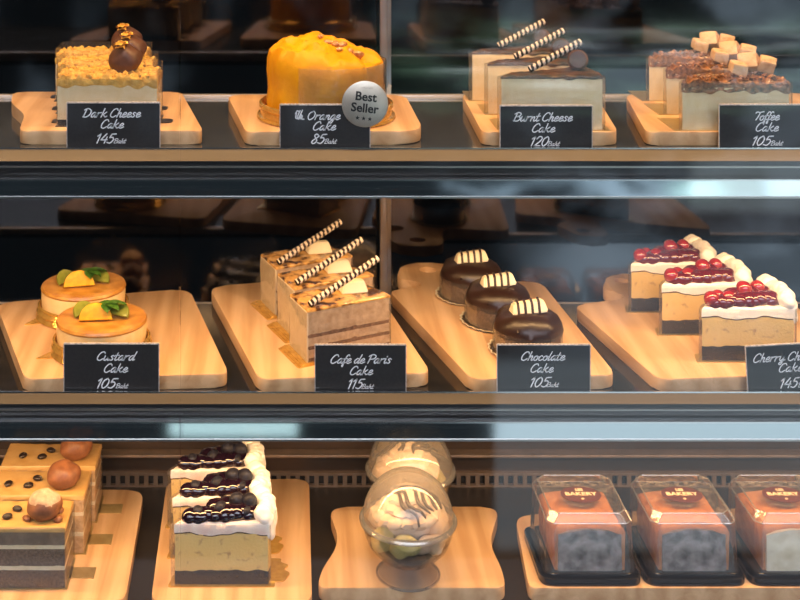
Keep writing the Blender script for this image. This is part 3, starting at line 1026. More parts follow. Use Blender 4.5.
for (x, y, z, s) in ((6.3, 2.0, 5.95, 0.8), (8.0, 3.6, 6.3, 0.95), (9.8, 3.3, 6.1, 0.85)):
    bm = B(-s, s, -s * 0.85, s * 0.85, -s * 0.8, s * 0.8, bev=0.16, seg=2)
    bmesh.ops.subdivide_edges(bm, edges=bm.edges[:], cuts=2, use_grid_fill=True)
    for v in bm.verts:
        v.co += v.co.normalized() * 0.22 * nz3(v.co, 0.8, x)
    R = Matrix.Rotation(rr.uniform(-0.8, 0.8), 3, 'Z') @ Matrix.Rotation(rr.uniform(-0.5, 0.5), 3, 'X') @ Matrix.Rotation(rr.uniform(-0.7, 0.7), 3, 'Y')
    for v in bm.verts:
        v.co = R @ v.co + Vector((x, y, z))
    obj('toffee_cube', bm, NOUGAT, tc_)
sleeve(tc_, q, 0.1, 4.9, 0.32)
dup(tc_, (41.4, 139.2, ZT), 'toffee topped cake slice second from the Toffee Cake card')
dup(tc_, (41.6, 146.5, ZT), 'toffee topped cake slice farthest from the Toffee Cake card')

# ------------------------------------------------------------------ MIDDLE SHELF cakes
# custard cakes
GCU = 'round custard cakes'
cu = thing('custard_cake', 'round custard cake with caramel top and orange slice directly behind the Custard Cake card', 'cake', (-18.9, 137.9, ZM), 0, GCU)
bm = LT([(0, 0), (5.2, 0), (5.38, 0.18), (5.2, 0.42), (5.1, 0.6), (5.3, 0.85), (5.12, 1.1), (5.02, 1.25), (5.15, 1.45), (4.98, 1.6), (4.86, 1.5), (4.8, 0.3), (0, 0.25)], 56)
prism(bm, round_poly([(-6.6, -2.6), (-4.6, -2.4), (-4.2, -0.6), (-5.2, -0.6)], 0.3, 3), 0, 0.12)
obj('gold_dish', bm, GOLD, cu)
obj('sponge_base', LT([(0, 0.3), (4.55, 0.3), (4.6, 0.9), (0, 0.95)], 48, amp=0.12, freq=1.4), SPONGE, cu)
obj('custard_body', LT([(0, 0.9), (4.65, 0.9), (4.72, 1.6), (4.75, 2.6), (4.7, 3.15), (4.4, 3.3), (0, 3.3)], 56), CUSTARD, cu)
obj('caramel_top', LT([(4.72, 3.05), (4.82, 3.25), (4.7, 3.5), (4.2, 3.6), (3.2, 3.5), (1.8, 3.47), (0, 3.46)], 56), CARAMEL, cu)
# half an orange slice leaning on the cake
bm = bmesh.new()
pts = [(1.75 * math.cos(a), 1.75 * math.sin(a)) for a in [k * PI / 18 for k in range(19)]]
prism(bm, pts, -0.3, 0.3, 0.12)
Rm = Matrix.Rotation(math.radians(6), 3, 'Z') @ Matrix.Rotation(math.radians(68), 3, 'X')
for v in bm.verts:
    v.co = Rm @ v.co + Vector((-0.5, -1.2, 3.6))
osl = obj('orange_slice', bm, ORANGEFLESH, cu)
bm = bmesh.new()
for (a0, ln) in ((15, 2.2), (-30, 1.7), (50, 1.6), (150, 1.5), (-75, 1.2)):
    a = math.radians(a0)
    for s in (-1, 1):
        prev = None
    c = Vector((0.5, -0.5, 5.0))
    dv = Vector((math.cos(a), math.sin(a), 0.28))
    sd = Vector((-math.sin(a), math.cos(a), 0))
    rows = []
    for k in range(8):
        t = k / 7
        w = 0.62 * math.sin(PI * (0.06 + 0.92 * t)) ** 0.8
        base = c + dv * ln * t + Vector((0, 0, -0.9 * t * t))
        rows.append([bm.verts.new(base + sd * w * s + Vector((0, 0, 0.16 * abs(s)))) for s in (-1, 0, 1)])
    for k in range(7):
        for j in range(2):
            bm.faces.new((rows[k][j], rows[k][j + 1], rows[k + 1][j + 1], rows[k + 1][j]))
bmesh.ops.solidify(bm, geom=bm.faces[:], thickness=0.05)
obj('mint_sprig', bm, MINT, cu)
bm = bmesh.new()
prism(bm, [(1.6 * math.cos(k * PI / 14), 1.6 * math.sin(k * PI / 14)) for k in range(15)], -0.18, 0.18, 0.06)
Rm = Matrix.Rotation(math.radians(-28), 3, 'Z') @ Matrix.Rotation(math.radians(40), 3, 'X')
for v in bm.verts:
    v.co = Rm @ v.co + Vector((1.4, -0.1, 3.75))
obj('lime_slice', bm, LIME, cu)
bm = bmesh.new()
prism(bm, [(1.5 * math.cos(k * PI / 14), 1.5 * math.sin(k * PI / 14)) for k in range(15)], -0.18, 0.18, 0.06)
Rm = Matrix.Rotation(math.radians(50), 3, 'Z') @ Matrix.Rotation(math.radians(42), 3, 'X')
for v in bm.verts:
    v.co = Rm @ v.co + Vector((-1.7, 0.3, 3.75))
obj('lime_slice', bm, LIME, cu)
sleeve_pts = [(4.95 * math.cos(2 * PI * k / 48), 4.95 * math.sin(2 * PI * k / 48)) for k in range(48)]
c2 = dup(cu, (-22.4, 148.3, ZM), 'round custard cake with caramel top and mint, behind the other custard cake', rz=math.radians(8))

# cafe de paris slices
GCP = 'cafe de paris cake slices'
cp = thing('cafe_cake', 'layered cafe cake slice with marbled top directly behind the Cafe de Paris Cake card', 'cake slice', (2.9, 134.0, ZM), math.radians(27), GCP)
q = [(0, 0), (9.8, 0), (9.2, 5.0), (0.6, 5.0)]
bm = bmesh.new()
for k in range(3):
    prism(bm, round_poly([(-1.4 + 0.3 * k, -0.5 + 0.1 * k), (10.3, -0.35), (9.8, 5.2), (-0.9 + 0.3 * k, 5.2)], 0.3, 3), 0.09 * k, 0.09 * (k + 1))
gf = obj('gold_foil_card', bm, GOLD, cp)
z = 0.28
for k in range(4):
    obj('brown_sponge', SL(q, z, z + 0.36, nx=16, ny=8, nz=2, amp=0.14, freq=1.3, seed=k, topf=lambda x, y: 0.2 * noise.noise(Vector((x * 0.8, y * 0.8, 6)))), BROWNSPONGE, cp) if k != 3 else None
    if k == 3:
        obj('coffee_mousse', SL(q, z, z + 1.5, nx=16, ny=8, nz=2, amp=0.1, freq=1.2, seed=k), CAFECREAM, cp)
        z += 1.5
    else:
        z += 0.36
        obj('cream_layer', SL(q, z, z + 0.85, nx=16, ny=8, nz=2, amp=0.06, freq=1.5, seed=k + 9), CAFECREAM, cp)
        z += 0.85
zt = z
obj('cream_coat', SL([(-0.16, -0.02), (0.02, -0.02), (0.62, 5.0), (0.44, 5.0)], 0.28, zt, nx=2, ny=10, nz=5, amp=0.06, freq=1.0), ACREAM, cp)
obj('marbled_glaze', SL(offset_quad(q, 0.1), zt, zt + 0.28, nx=20, ny=12, nz=2, amp=0.06, freq=1.2, rnd=0.12, topamp=0.06), MARBLE, cp)
bm = bmesh.new()
box(bm, -1.5, 1.5, -0.8, 0.8, 0, 1.25)
for v in bm.verts:
    if v.co.z > 0.6:
        v.co.x *= 0.72
        v.co.y *= 0.6
bmesh.ops.bevel(bm, geom=bm.edges[:], offset=0.12, segments=2, affect='EDGES')
for v in bm.verts:
    v.co = Matrix.Rotation(math.radians(-14), 3, 'Z') @ v.co + Vector((6.9, 2.6, zt + 0.27))
obj('white_chocolate', bm, WHITECHOC, cp)
straw(cp, (0.5, 0.6, zt + 0.55), (8.9, 0.9, zt + 4.0), 0.36)
sleeve(cp, q, 0.3, zt, 0.22)
dup(cp, (1.6, 140.6, ZM), 'layered cafe cake slice with marbled top, second from the Cafe de Paris Cake card')
dup(cp, (-0.4, 147.4, ZM), 'layered cafe cake slice with marbled top, farthest from the Cafe de Paris Cake card')

# chocolate cakes
GCC = 'glazed chocolate cakes'
cc = thing('chocolate_cake', 'round glazed chocolate cake directly behind the Chocolate Cake card', 'cake', (26.2, 137.6, ZM), 0, GCC)
obj('fluted_paper', LT([(0, 0.02), (3.7, 0.05), (4.05, 0.3), (4.1, 0.34), (3.7, 0.12), (0, 0.1)], 96, wave=0.1, nw=24), M('fluted_foil', (0.30, 0.21, 0.14), (0.42, 0.31, 0.2), 12, rough=0.3, metal=0.9), cc)
obj('paper_rim', LT([(3.95, 0.26), (4.12, 0.3), (4.14, 0.38), (3.97, 0.34)], 96, close=True, wave=0.1, nw=24), WHITECHOC, cc)
obj('cake_body', LT([(0, 0.15), (3.3, 0.15), (3.4, 1.4), (3.38, 2.6), (0, 2.6)], 48, amp=0.12, freq=0.9), DARKSPONGE, cc)
obj('chocolate_glaze', LT([(3.15, 2.1), (3.5, 2.05), (3.62, 2.5), (3.5, 3.2), (3.15, 3.75), (2.5, 4.15), (1.6, 4.4), (0.7, 4.48), (0, 4.48)], 56, amp=0.22, freq=0.7, seed=4), CHOC, cc)
bm = bmesh.new()
prism_pts = [(-1.0, 0), (1.0, 0), (0.42, 1.15), (-0.42, 1.15)]
lo = [bm.verts.new((-1.95, p[0], p[1])) for p in prism_pts]
hi = [bm.verts.new((1.95, p[0], p[1])) for p in prism_pts]
for v in lo[2:]:
    v.co.x += 0.3
for v in hi[2:]:
    v.co.x -= 0.3
bm.faces.new(lo)
bm.faces.new(hi[::-1])
for i in range(4):
    bm.faces.new((lo[i], lo[(i + 1) % 4], hi[(i + 1) % 4], hi[i]))
bmesh.ops.bevel(bm, geom=bm.edges[:], offset=0.16, segments=2, affect='EDGES')
Rw = Matrix.Rotation(math.radians(9), 3, 'Z') @ Matrix.Rotation(math.radians(-5), 3, 'Y')
OFF = Vector((0.05, -0.3, 4.3))
for v in bm.verts:
    v.co = Rw @ v.co + OFF
wc = obj('white_chocolate_bar', bm, WHITECHOC, cc)
bm = bmesh.new()
for k in range(4):
    x = -1.25 + k * 0.76
    path = [(x - 0.15, -1.06, 0.0), (x - 0.05, -0.75, 0.62), (x + 0.02, -0.46, 1.10), (x + 0.1, 0, 1.13), (x + 0.18, 0.46, 1.08), (x + 0.25, 1.05, 0.1)]
    tube(bm, [Rw @ p + OFF for p in smooth_path(path, 5)], 0.14, 8)
o = obj('chocolate_stripe', bm, CHOC, wc)
bm = bmesh.new()
for k in range(5):
    x = -1.6 + k * 0.8
    pp = [(x + 0.1 * i, -3.2 + i * 1.0, 0) for i in range(5)]
    pp = [(a, b, 4.5 - 0.09 * (a * a + b * b) - 0.006 * (a * a + b * b) ** 1.5) for a, b, _ in pp]
    tube(bm, smooth_path(pp, 4), 0.1, 6)
obj('glaze_ripple', bm, CHOC, cc)
bm = bmesh.new()
wall(bm, [(3.68 * math.cos(2 * PI * k / 48), 3.68 * math.sin(2 * PI * k / 48)) for k in range(48)], 0.15, 2.6)
obj('acetate_wrap', bm, ACETATE, cc)
dup(cc, (24.4, 146.0, ZM), 'round glazed chocolate cake second from the Chocolate Cake card')
dup(cc, (22.6, 154.1, ZM), 'round glazed chocolate cake farthest from the Chocolate Cake card, near the board handle')


def berry_slice(name, label, loc, grp, w, zb, zf, zc, berry_m, jelly_m, jelly_name, berry_name, berries, card_m, fill, cat='cake slice', dep=5.7, gold_tail=False):
    t = thing(name, label, cat, loc, 0, grp)
    q = [(0, 0), (w, 0), (w - 0.5, dep), (0.7, 1.2)]
    bm = bmesh.new()
    prism(bm, round_poly([(-0.7, -0.45), (w + 0.7, -0.45), (w + 0.6, dep + 0.1), (-0.3, 1.7)], 0.3, 3), 0, 0.1)
    if gold_tail:
        prism(bm, round_poly([(w - 0.5, 0.3), (w + 1.6, 0.5), (w + 2.3, 2.0), (w + 1.5, 2.6), (w + 2.2, 3.4), (w + 1.2, 4.0), (w + 1.4, 4.6), (w - 0.5, 4.7)], 0.4, 3), 0.02, 0.16)
    obj('cake_card', bm, card_m, t)
    rag = lambda x, y: 0.35 * noise.noise(Vector((x * 0.9, y * 0.9, 8)))
    bm = SL(q, 0.1, zb, nx=30, ny=10, nz=3, amp=0.16, freq=2.0, bulge=0.5, topf=rag)
    crumbs(bm, 14, lambda r: (r.uniform(0, w), r.uniform(-0.12, 0.0)), zb * 0.5, 0.1, 0.2, 3)
    obj('biscuit_base', bm, OREO, t)
    obj('cheese_filling', SL(q, zb, zf, nx=30, ny=10, nz=5, amp=0.06, freq=1.0, bulge=0.5, seed=4, botf=rag), fill, t)
    wave = lambda x, y: 0.16 * math.sin(x * 1.1 + 0.6) + 0.12 * noise.noise(Vector((x, y, 4)))
    obj('burnt_line', SL(offset_quad(q, 0.02), zf - 0.12, zf + 0.08, nx=30, ny=10, nz=1, amp=0.02, bulge=0.5, botf=wave, topf=wave), BURNT, t)
    obj('cream_layer', SL(offset_quad(q, 0.04), zf, zc, nx=30, ny=12, nz=3, amp=0.07, freq=1.2, bulge=0.5, rnd=0.2, botf=wave, topf=lambda x, y: 0.1 * noise.noise(Vector((x * 0.5, y * 0.5, 2)))), PINKCREAM if gold_tail else CREAM, t)
    # whipped cream piped down the outer side
    bm = bmesh.new()
    rr = random.Random(21)
    for k in range(9):
        v = k / 8
        x = w - 0.5 + 0.5 * 4 * v * (1 - v) - 0.4 * v
        y = 0.55 + (dep - 0.7) * v
        blob(bm, (x, y, zc + 0.55), (0.95, 0.8, 0.95), 0.25, 1.2, k, sub=3)
    for k in range(7):
        v = k / 6
        x = w + 0.05 + 0.5 * 4 * v * (1 - v) - 0.4 * v
        y = 0.6 + (dep - 0.8) * v
        blob(bm, (x, y, zc - 0.6 - 0.5 * (k % 2)), (0.55, 0.75, 1.3), 0.25, 1.1, k + 30, sub=3)
    obj('whipped_cream', bm, CREAM, t)
    # fruit in its jelly
    bm = bmesh.new()
    for k in range(11):
        u = k / 10
        x = w * (0.17 + 0.62 * u)
        blob(bm, (x, 0.7 + 0.8 * u, zc + 0.25), (1.1, 0.85 + 0.3 * u, 0.8 + 0.25 * u), 0.22, 0.8, k + 2, sub=3)
        if u > 0.35:
            blob(bm, (x, 1.4 + 1.9 * u, zc + 0.35), (1.1, 1.1, 0.9), 0.2, 0.8, k + 22, sub=2)
    obj(jelly_name, bm, jelly_m, t)
    for (x, y, z, r) in berries:
        vs = bmesh.new()
        blob(vs, (x, y, zc + z), r, 0.12, 0.8, x, sub=3)
        if gold_tail:
            blob(vs, (x, y - 0.1, zc + z + r * 0.93), (r * 0.34, r * 0.34, r * 0.12), 0.04, 4, 2, sub=1)
        obj(berry_name, vs, berry_m, t)
    sleeve(t, q, 0.12, zc - 0.1, 0.3)
    return t


GCH = 'cherry cheese cake slices'
ch = berry_slice('cherry_cheese_cake', 'cherry topped cheesecake slice directly behind the Cherry Cheese Cake card', (43.8, 134.9, ZM), GCH, 9.5, 1.6, 4.55, 5.6, CHERRY, CHERRYJELLY, 'cherry_jelly', 'cherry',
                 [(1.2, 0.75, 0.55, 0.8), (3.1, 1.1, 0.6, 0.8), (5.2, 2.2, 1.15, 0.85), (6.9, 3.2, 1.0, 0.75), (2.2, 1.7, 0.5, 0.7)], GOLDCARD, CHEESE_HOLES)
dup(ch, (41.8, 142.2, ZM), 'cherry topped cheesecake slice second from the Cherry Cheese Cake card')
dup(ch, (40.3, 149.1, ZM), 'cherry topped cheesecake slice farthest from the Cherry Cheese Cake card')

# ------------------------------------------------------------------ BOTTOM DECK cakes
GBB = 'blueberry cheesecake slices'
bb = berry_slice('blueberry_cheesecake', 'blueberry topped cheesecake slice nearest the front on the narrow board', (-10.6, 131.0, ZB), GBB, 9.4, 1.5, 5.2, 6.3, BERRY, BERRYJELLY, 'blueberry_jelly', 'blueberry',
                 [(2.3, 0.85, 0.65, 0.62), (4.6, 1.2, 0.85, 0.72), (6.2, 2.2, 1.15, 0.8), (7.5, 2.0, 1.2, 0.75), (7.2, 0.9, 0.6, 0.55)], GOLD, CHEESE_HOLES, gold_tail=True, dep=4.7)
dup(bb, (-11.2, 136.2, ZB), 'blueberry topped cheesecake slice between the front one and the rear one')
dup(bb, (-11.9, 142.2, ZB), 'blueberry topped cheesecake slice at the rear, by the vent grille')

# coffee cakes
GCF = 'layered coffee cake slices'
q = [(0, 0), (10.4, 0), (10.4, 5.3), (0, 5.3)]


def coffee(label, loc, dusted, dark):  # dark: shaded copy of the layers, for the unlit front slice
    t = thing('coffee_cake', label, 'cake slice', loc, 0, GCF)
    bm = B(-0.2, 10.7, -0.25, 5.45, 0, 0.1)
    box(bm, 10.6, 13.1, 1.7, 3.7, 0.0, 0.1)
    obj('gold_card', bm, GOLDCARD, t, smooth=False)
    z = 0.1
    for k, (nm, m, th) in enumerate((('sponge_layer', DARKSPONGE if dark else LITSPONGE, 1.75), ('cream_layer', ACREAM, 0.42), ('sponge_layer', DARKSPONGE if dark else LITSPONGE, 1.7), ('cream_layer', ACREAM, 0.4), ('mousse_layer', SHADEMOUSSE if dark else LITSPONGE, 1.3))):
        obj(nm, SL(q, z, z + th, nx=24, ny=10, nz=3, amp=0.1 if 'sp' in nm else 0.14, freq=1.8, seed=k), m, t)
        z += th
    obj('coffee_cream', SL(offset_quad(q, 0.06), z, z + 0.5, nx=24, ny=10, nz=3, amp=0.08, freq=1.0, rnd=0.15, topamp=0.06), COFFEECREAM, t)
    zt = z + 0.5
    pf = obj('profiterole', BL((8.0, 2.0, zt + 1.2), (1.8, 1.7, 1.4), 0.16, 0.9, 3, sub=4), PUFF, t)
    if dusted:
        bm = BL((8.0, 2.0, zt + 1.26), (1.78, 1.68, 1.42), 0.16, 0.9, 3, sub=4)
        bmesh.ops.delete(bm, geom=[v for v in bm.verts if v.co.z < zt + 1.75 + 0.35 * nz3(v.co, 1.2, 4)], context='VERTS')
        obj('sugar_dusting', bm, SUGAR, pf, label='pale dusted sugar cap', recalc=True)
        bm = bmesh.new()
        for (x, y) in ((6.3, 1.3), (9.5, 1.2), (9.3, 2.9)):
            blob(bm, (x, y, zt + 0.2), (0.5, 0.45, 0.3), 0.2, 1.5, x, sub=2)
        obj('choux_crumb', bm, PUFF, t)
    for (x, y, a) in ((4.3, 1.7, 0.5), (2.1, 2.0, 1.2), (5.0, 3.2, -0.4)):
        bm = bmesh.new()
        blob(bm, (0, 0, 0), (0.55, 0.4, 0.27), sub=3)
        for v in bm.verts:
            if v.co.z > 0 and abs(v.co.y) < 0.09:
                v.co.z -= 0.12
            v.co = Matrix.Rotation(a, 3, 'Z') @ v.co + Vector((x, y, zt + 0.24))
        obj('coffee_bean', bm, BEAN, t)
    sleeve(t, q, 0.1, zt - 0.4, 0.2)
    return t


coffee('shade-toned layered coffee cake slice with a sugar dusted profiterole, nearest the front', (-32.0, 130.4, ZB), True, True)
coffee('lit-toned layered coffee cake slice with a brown profiterole, between two others', (-31.1, 136.8, ZB), False, False)
coffee('lit-toned layered coffee cake slice with a brown profiterole, by the vent grille', (-30.8, 143.2, ZB), False, False)

# dessert cups
GIC = 'domed dessert cups'
ic = thing('dessert_cup', 'clear domed dessert cup with chocolate drizzle at the front of the waisted board', 'dessert cup', (13.1, 133.0, ZB), 0, GIC)
obj('cup_bowl', LT([(3.1, 0.0), (3.2, 0.12), (2.6, 0.35), (1.2, 0.65), (0.95, 0.95), (1.6, 1.3), (2.9, 2.0), (4.0, 3.1), (4.5, 4.3), (4.7, 5.4), (4.58, 5.4), (4.38, 4.3), (3.9, 3.2), (2.8, 2.15), (1.5, 1.45), (0, 1.2)], 56), BOWL, ic)
obj('foot_edge', LT([(3.05, 0.0), (3.28, 0.02), (3.3, 0.16), (3.05, 0.2)], 56, close=True), PET_EDGE, ic)
obj('cup_foot', LT([(3.0, 0.22), (2.6, 0.42), (1.25, 0.72), (1.0, 0.95), (1.55, 1.25)], 56), PET_EDGE, ic)
obj('cup_rim', LT([(4.62, 5.35), (4.95, 5.45), (5.0, 5.65), (4.9, 5.85), (4.6, 5.9), (4.5, 5.6)], 56, close=True), PET_EDGE, ic)
dome = [(4.62 * math.cos(a), 5.8 + 4.75 * math.sin(a)) for a in [k * PI / 2 / 14 for k in range(15)]]
dome[-1] = (0, dome[-1][1])
obj('dome_lid', LT(dome, 56), DOME, ic)
obj('dark_syrup', LT([(0, 1.35), (1.5, 1.6), (2.75, 2.28), (3.6, 3.05), (3.85, 3.45), (3.5, 3.7), (0, 3.5)], 40, amp=0.3, freq=1.1), SAUCE, ic)
bm = bmesh.new()
blob(bm, (-0.7, -2.9, 4.35), (1.5, 0.85, 1.15), 0.35, 1.0, 2, sub=4)
blob(bm, (-2.7, -1.4, 4.3), (1.2, 1.2, 1.2), 0.3, 1.0, 3, sub=3)
obj('pistachio_scoop', bm, SCOOP, ic)
bm = bmesh.new()
blob(bm, (1.9, -2.6, 4.4), (1.4, 0.85, 1.05), 0.5, 0.9, 5, sub=4)
blob(bm, (3.0, -0.5, 4.9), (1.1, 1.6, 1.0), 0.3, 0.9, 8, sub=3)
blob(bm, (0, 1.2, 5.0), (3.9, 2.9, 1.5), 0.4, 0.7, 9, sub=3)
obj('vanilla_scoop', bm, PEACHCREAM, ic)
bm = bmesh.new()
for k in range(46):
    a = k * 0.42
    r = 3.3 * (1 - k / 52)
    blob(bm, (r * math.cos(a), 0.2 + r * 0.85 * math.sin(a), 5.7 + 2.3 * k / 46), (1.05, 1.05, 0.6), 0.35, 1.3, k, sub=2)
obj('whipped_swirl', bm, PEACHCREAM, ic)
bm = bmesh.new()
rr = random.Random(4)
for k in range(6):
    x = -2.4 + k * 0.85
    path = []
    for i in range(8):
        yy = -2.9 + i * 0.62
        xx = x + 0.35 * math.sin(i * 1.3 + k) + 0.2 * i * (0.6 if k % 2 else 1)
        zz = 8.5 - 0.24 * (xx * xx + (yy - 0.2) ** 2) ** 0.75 + 0.12
        ca, sa = math.cos(0.85), math.sin(0.85)
        path.append((xx * ca - (yy - 0.2) * sa, xx * sa + (yy - 0.2) * ca + 0.2, max(5.7, zz)))
    tube(bm, smooth_path(path, 4), 0.17, 8, rfun=lambda t: 0.6 + 0.7 * math.sin(PI * t))
obj('chocolate_drizzle', bm, CHOC, ic)
dup(ic, (14.4, 143.5, ZB), 'clear domed dessert cup standing behind the drizzled front cup', rz=1.9)

# cake boxes
GBX = 'clear lidded cake boxes'


def ring_pts(wx, wy, ch, cy=0):
    return [(-wx + ch, -wy + cy), (wx - ch, -wy + cy), (wx, -wy + ch + cy), (wx, wy - ch + cy), (wx - ch, wy + cy), (-wx + ch, wy + cy), (-wx, wy - ch + cy), (-wx, -wy + ch + cy)]


def cake_box(label, loc, cut):
    t = thing('cake_box', label, 'cake box', loc, 0, GBX)
    bm = bmesh.new()
    prism(bm, round_poly([(-5.15, -5.1), (5.15, -5.1), (5.15, 5.1), (-5.15, 5.1)], 1.4), 0, 0.4, 0.12)
    prism(bm, round_poly([(-4.7, -4.65), (4.7, -4.65), (4.7, 4.65), (-4.7, 4.65)], 1.2), 0.4, 1.05, 0.15)
    wall(bm, round_poly([(-5.15, -5.1), (5.15, -5.1), (5.15, 5.1), (-5.15, 5.1)], 1.4), 0.3, 0.75, 0.16)
    obj('black_tray', bm, BLACKPLASTIC, t)
    q = [(-3.55, -3.9), (3.55, -3.9), (3.55, 3.9), (-3.55, 3.9)]
    obj('sponge_cake', SL(q, 1.05, 5.2, nx=18, ny=18, nz=5, amp=0.16, freq=0.7, rnd=0.45, topf=lambda x, y: 0.75 * (1 - (x / 3.6) ** 2) * (1 - (y / 4.0) ** 4) - 0.03 * y), BOXCRUST, t)
    obj('cut_face', SL([(-3.2, -4.12), (3.2, -4.12), (3.2, -3.8), (-3.2, -3.8)], 1.05, 4.7, nx=16, ny=2, nz=8, amp=0.12, freq=1.1, topf=lambda x, y: 0.5 * (1 - (x / 3.2) ** 2)), cut, t)
    bm = bmesh.new()
    rings = []
    for (wx, wy, c, z, cy) in ((4.5, 4.5, 0.5, 1.05, 0), (4.3, 4.3, 0.6, 5.9, 0.1), (3.85, 3.95, 0.8, 6.75, 0.15)):
        rings.append([bm.verts.new((p[0], p[1], z)) for p in ring_pts(wx, wy, c, cy)])
    for a, b in zip(rings, rings[1:]):
        for k in range(8):
            bm.faces.new((a[k], a[(k + 1) % 8], b[(k + 1) % 8], b[k]))
    bm.faces.new(rings[-1])
    edges = [(rings[1][k].co.copy(), rings[1][(k + 1) % 8].co.copy()) for k in range(8)] + [(rings[2][k].co.copy(), rings[2][(k + 1) % 8].co.copy()) for k in range(8)]
    edges += [(rings[1][k].co.copy(), rings[2][k].co.copy()) for k in range(8)]
    lid = obj('clear_lid', bm, PET, t, smooth=False)
    bm = bmesh.new()
    for a, b in edges:
        tube(bm, [a, b], 0.065, 6)
    obj('lid_edge_highlight', bm, PET_EDGE, lid)  # milky tubes standing in for bright highlights along the lid's edges
    st = obj('oval_sticker', LT([(0, 0), (2.1, 0), (2.1, 0.03), (0, 0.03)], 40), STICKER, t, label='maroon oval sticker')
    for v in st.data.vertices:
        v.co.y *= 0.78
        v.co.z += 6.78 * U
        v.co.y += -0.1 * U
    bm = bmesh.new()
    for body, s, z in (('LES', 0.55, 0.82), ('BAKERY', 0.82, -0.05), ('o', 0.5, -1.0)):
        tb = text_bm(body, s, bold=0.02)
        for v in tb.verts:
            v.co = Vector((v.co.x * (1.12 if body == 'BAKERY' else 1.0), v.co.y * 1.15 + z, 0))
        me = bpy.data.meshes.new('x')
        tb.to_mesh(me)
        tb.free()
        bm.from_mesh(me)
    for v in bm.verts:
        v.co.z = 6.83
    o = obj('print', bm, STICKTEXT, st, smooth=False, recalc=False)
    return t


cake_box('clear lidded box with a chocolate cut cake, beside the dessert cup board', (31.4, 135.8, ZB), BOXDARK)
cake_box('clear lidded box with a chocolate cut cake, between two other boxes', (41.95, 135.8, ZB), BOXDARK)
cake_box('clear lidded box with a pale vanilla cut cake', (52.5, 135.8, ZB), BOXPALE)

# ------------------------------------------------------------------ light
def strip(z, power, col=(1.0, 0.57, 0.24), y=131.2, spread=PI):
    la = bpy.data.lights.new('strip_light', 'AREA')
    la.shape = 'RECTANGLE'
    la.size = (XR - XL - 6) * U
    la.size_y = 0.012
    la.energy = power
    la.color = col
    la.spread = spread
    o = link(bpy.data.objects.new('strip_light', la))
    o.location = Vector(((XL + XR) / 2, y, z)) * U
    o.rotation_euler = (math.radians(22), 0, 0)
    return o


strip(ztop - 1.2, 8.4)
strip(Z(HS_T) - 2.6, 4.7)
strip(Z(HS_M) - 2.6, 3.9)

# daylight of the street behind the viewer, procedural surroundings
W = bpy.data.worlds.new('street')
S.world = W
W.use_nodes = True
nt = W.node_tree
N, L = nt.nodes, nt.links
bg = N['Background']
tcn = N.new('ShaderNodeTexCoord')
sep = N.new('ShaderNodeSeparateXYZ')
L.new(tcn.outputs['Generated'], sep.inputs[0])


def mth(op, a, b=0.0, c=None):
    n = N.new('ShaderNodeMath')
    n.operation = op
    for i, v in enumerate((a, b, c)):
        if v is None:
            continue
        if isinstance(v, (int, float)):
            n.inputs[i].default_value = v
        else:
            L.new(v, n.inputs[i])
    return n.outputs[0]


def sstep(x, a, b):
    n = N.new('ShaderNodeMapRange')
    n.interpolation_type = 'SMOOTHSTEP'
    L.new(x, n.inputs['Value'])
    n.inputs['From Min'].default_value = a
    n.inputs['From Max'].default_value = b
    return n.outputs[0]


ny = mth('MAXIMUM', mth('MULTIPLY', sep.outputs['Y'], -1.0), 0.02)
uu = mth('DIVIDE', sep.outputs['X'], ny)
vv = mth('DIVIDE', sep.outputs['Z'], ny)
behind = sstep(sep.outputs['Y'], 0.02, -0.05)


def rect(u0, u1, v0, v1, su, sv):
    a = mth('MULTIPLY', sstep(uu, u0 - su, u0 + su), sstep(uu, u1 + su, u1 - su))
    b = mth('MULTIPLY', sstep(vv, v0 - sv, v0 + sv), sstep(vv, v1 + sv, v1 - sv))
    return mth('MULTIPLY', mth('MULTIPLY', a, b), behind)


cuv = N.new('ShaderNodeCombineXYZ')
L.new(uu, cuv.inputs[0])
L.new(vv, cuv.inputs[1])


def noise_tex(sx, sy, scale, lo, hi):
    mp = N.new('ShaderNodeMapping')
    mp.inputs['Scale'].default_value = (sx, sy, 1)
    L.new(cuv.outputs[0], mp.inputs['Vector'])
    n = N.new('ShaderNodeTexNoise')
    n.inputs['Scale'].default_value = scale
    n.inputs['Detail'].default_value = 5.0
    L.new(mp.outputs[0], n.inputs['Vector'])
    return sstep(n.outputs['Fac'], lo, hi)


total = None


def addl(col, fac, gain):
    global total
    n = N.new('ShaderNodeVectorMath')
    n.operation = 'SCALE'
    n.inputs[0].default_value = [c * gain for c in col]
    L.new(fac, n.inputs['Scale'])
    if total is None:
        total = n.outputs[0]
    else:
        a = N.new('ShaderNodeVectorMath')
        a.operation = 'ADD'
        L.new(total, a.inputs[0])
        L.new(n.outputs[0], a.inputs[1])
        total = a.outputs[0]


COOL = (0.62, 0.80, 1.0)
one = mth('ADD', 0.0, 1.0)
addl(COOL, one, 0.035)
# bright patches low on the right, shaped for their reflection in glass and rails
addl((0.70, 0.85, 0.97), rect(0.165, 0.9, -0.545, -0.40, 0.004, 0.008), 1.15)
addl(COOL, rect(0.20, 0.9, -0.40, -0.30, 0.03, 0.015), 0.75)
addl(COOL, mth('MULTIPLY', rect(0.2, 0.9, -0.38, -0.10, 0.06, 0.02), noise_tex(1.0, 1.4, 14, 0.42, 0.62)), 1.0)
addl((0.8, 0.95, 1.0), rect(0.315, 0.9, -0.285, -0.245, 0.006, 0.006), 1.3)
addl((0.35, 0.8, 0.5), rect(0.30, 0.34, -0.278, -0.262, 0.015, 0.005), 0.5)
addl(COOL, mth('MULTIPLY', rect(0.12, 0.32, -0.285, -0.245, 0.03, 0.006), noise_tex(1, 2, 22, 0.45, 0.66)), 0.6)
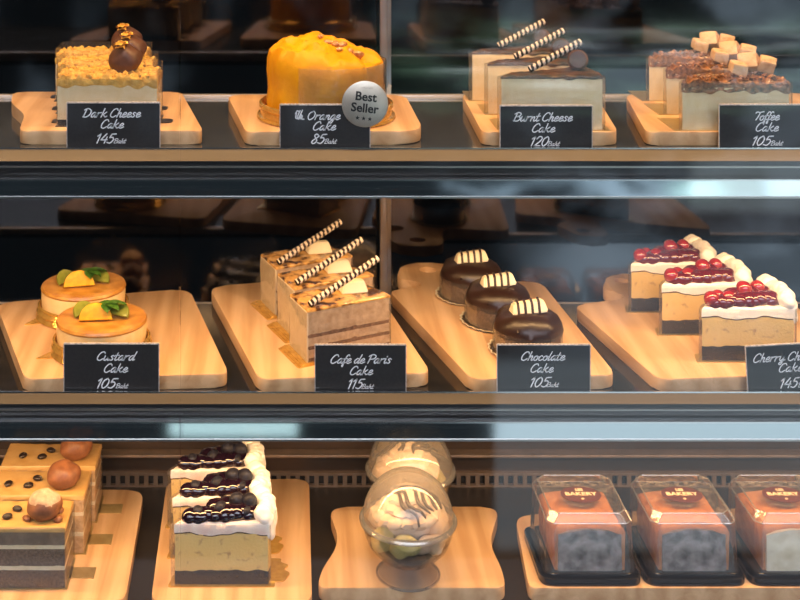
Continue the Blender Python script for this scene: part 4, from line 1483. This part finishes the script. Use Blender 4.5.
# pale patch lower left, added for the gleam it gives the rail
addl((0.7, 0.95, 1.0), rect(-0.085, 0.013, -0.458, -0.445, 0.004, 0.004), 1.4)
# greenery higher up, plus streaks and patches added for glints in the glass
addl((0.35, 0.62, 0.42), mth('MULTIPLY', rect(0.08, 0.9, -0.21, -0.135, 0.03, 0.008), noise_tex(1, 5, 14, 0.42, 0.62)), 1.1)
addl((0.85, 0.95, 1.0), mth('MULTIPLY', rect(0.13, 0.9, -0.20, -0.145, 0.03, 0.006), noise_tex(1, 11, 9, 0.54, 0.66)), 4.0)
addl(COOL, mth('MULTIPLY', rect(-0.3, 0.2, -0.225, -0.10, 0.05, 0.015), noise_tex(1.5, 1, 9, 0.46, 0.68)), 0.5)
addl((0.85, 0.95, 1.0), rect(0.19, 0.9, -0.1475, -0.1445, 0.05, 0.0012), 1.3)
addl((0.80, 0.93, 1.0), rect(0.26, 0.9, -0.1705, -0.1685, 0.05, 0.001), 1.1)
addl((0.85, 0.95, 1.0), mth('MULTIPLY', rect(0.13, 0.42, -0.165, -0.150, 0.04, 0.004), noise_tex(1, 6, 16, 0.46, 0.62)), 1.6)
# sky over the street
addl((0.84, 0.86, 1.02), mth('MULTIPLY', sstep(sep.outputs['Z'], 0.18, 0.40), behind), 5.4)
L.new(total, bg.inputs['Color'])
bg.inputs['Strength'].default_value = 1.0

# ------------------------------------------------------------------ camera
cam = bpy.data.cameras.new('camera')
co = link(bpy.data.objects.new('camera', cam))
co.location = (0, 0, CAMZ * U)
co.rotation_euler = (PI / 2, 0, 0)
cam.sensor_width = 36.0
cam.lens = F / 800.0 * 36.0
cam.shift_x = (400 - CX) / 800.0
cam.shift_y = (HY - 300) / 800.0
cam.dof.use_dof = True
cam.dof.focus_distance = 1.36
cam.dof.aperture_fstop = 9.0
cam.clip_start = 0.05
S.camera = co
S.view_settings.view_transform = 'Standard'
S.view_settings.look = 'None'
S.view_settings.exposure = 0.0
S.view_settings.gamma = 1.0
S.view_settings.use_curve_mapping = False
S.cycles.max_bounces = 10
S.cycles.transparent_max_bounces = 24
S.cycles.transmission_bounces = 6
S.cycles.sample_clamp_indirect = 4.0
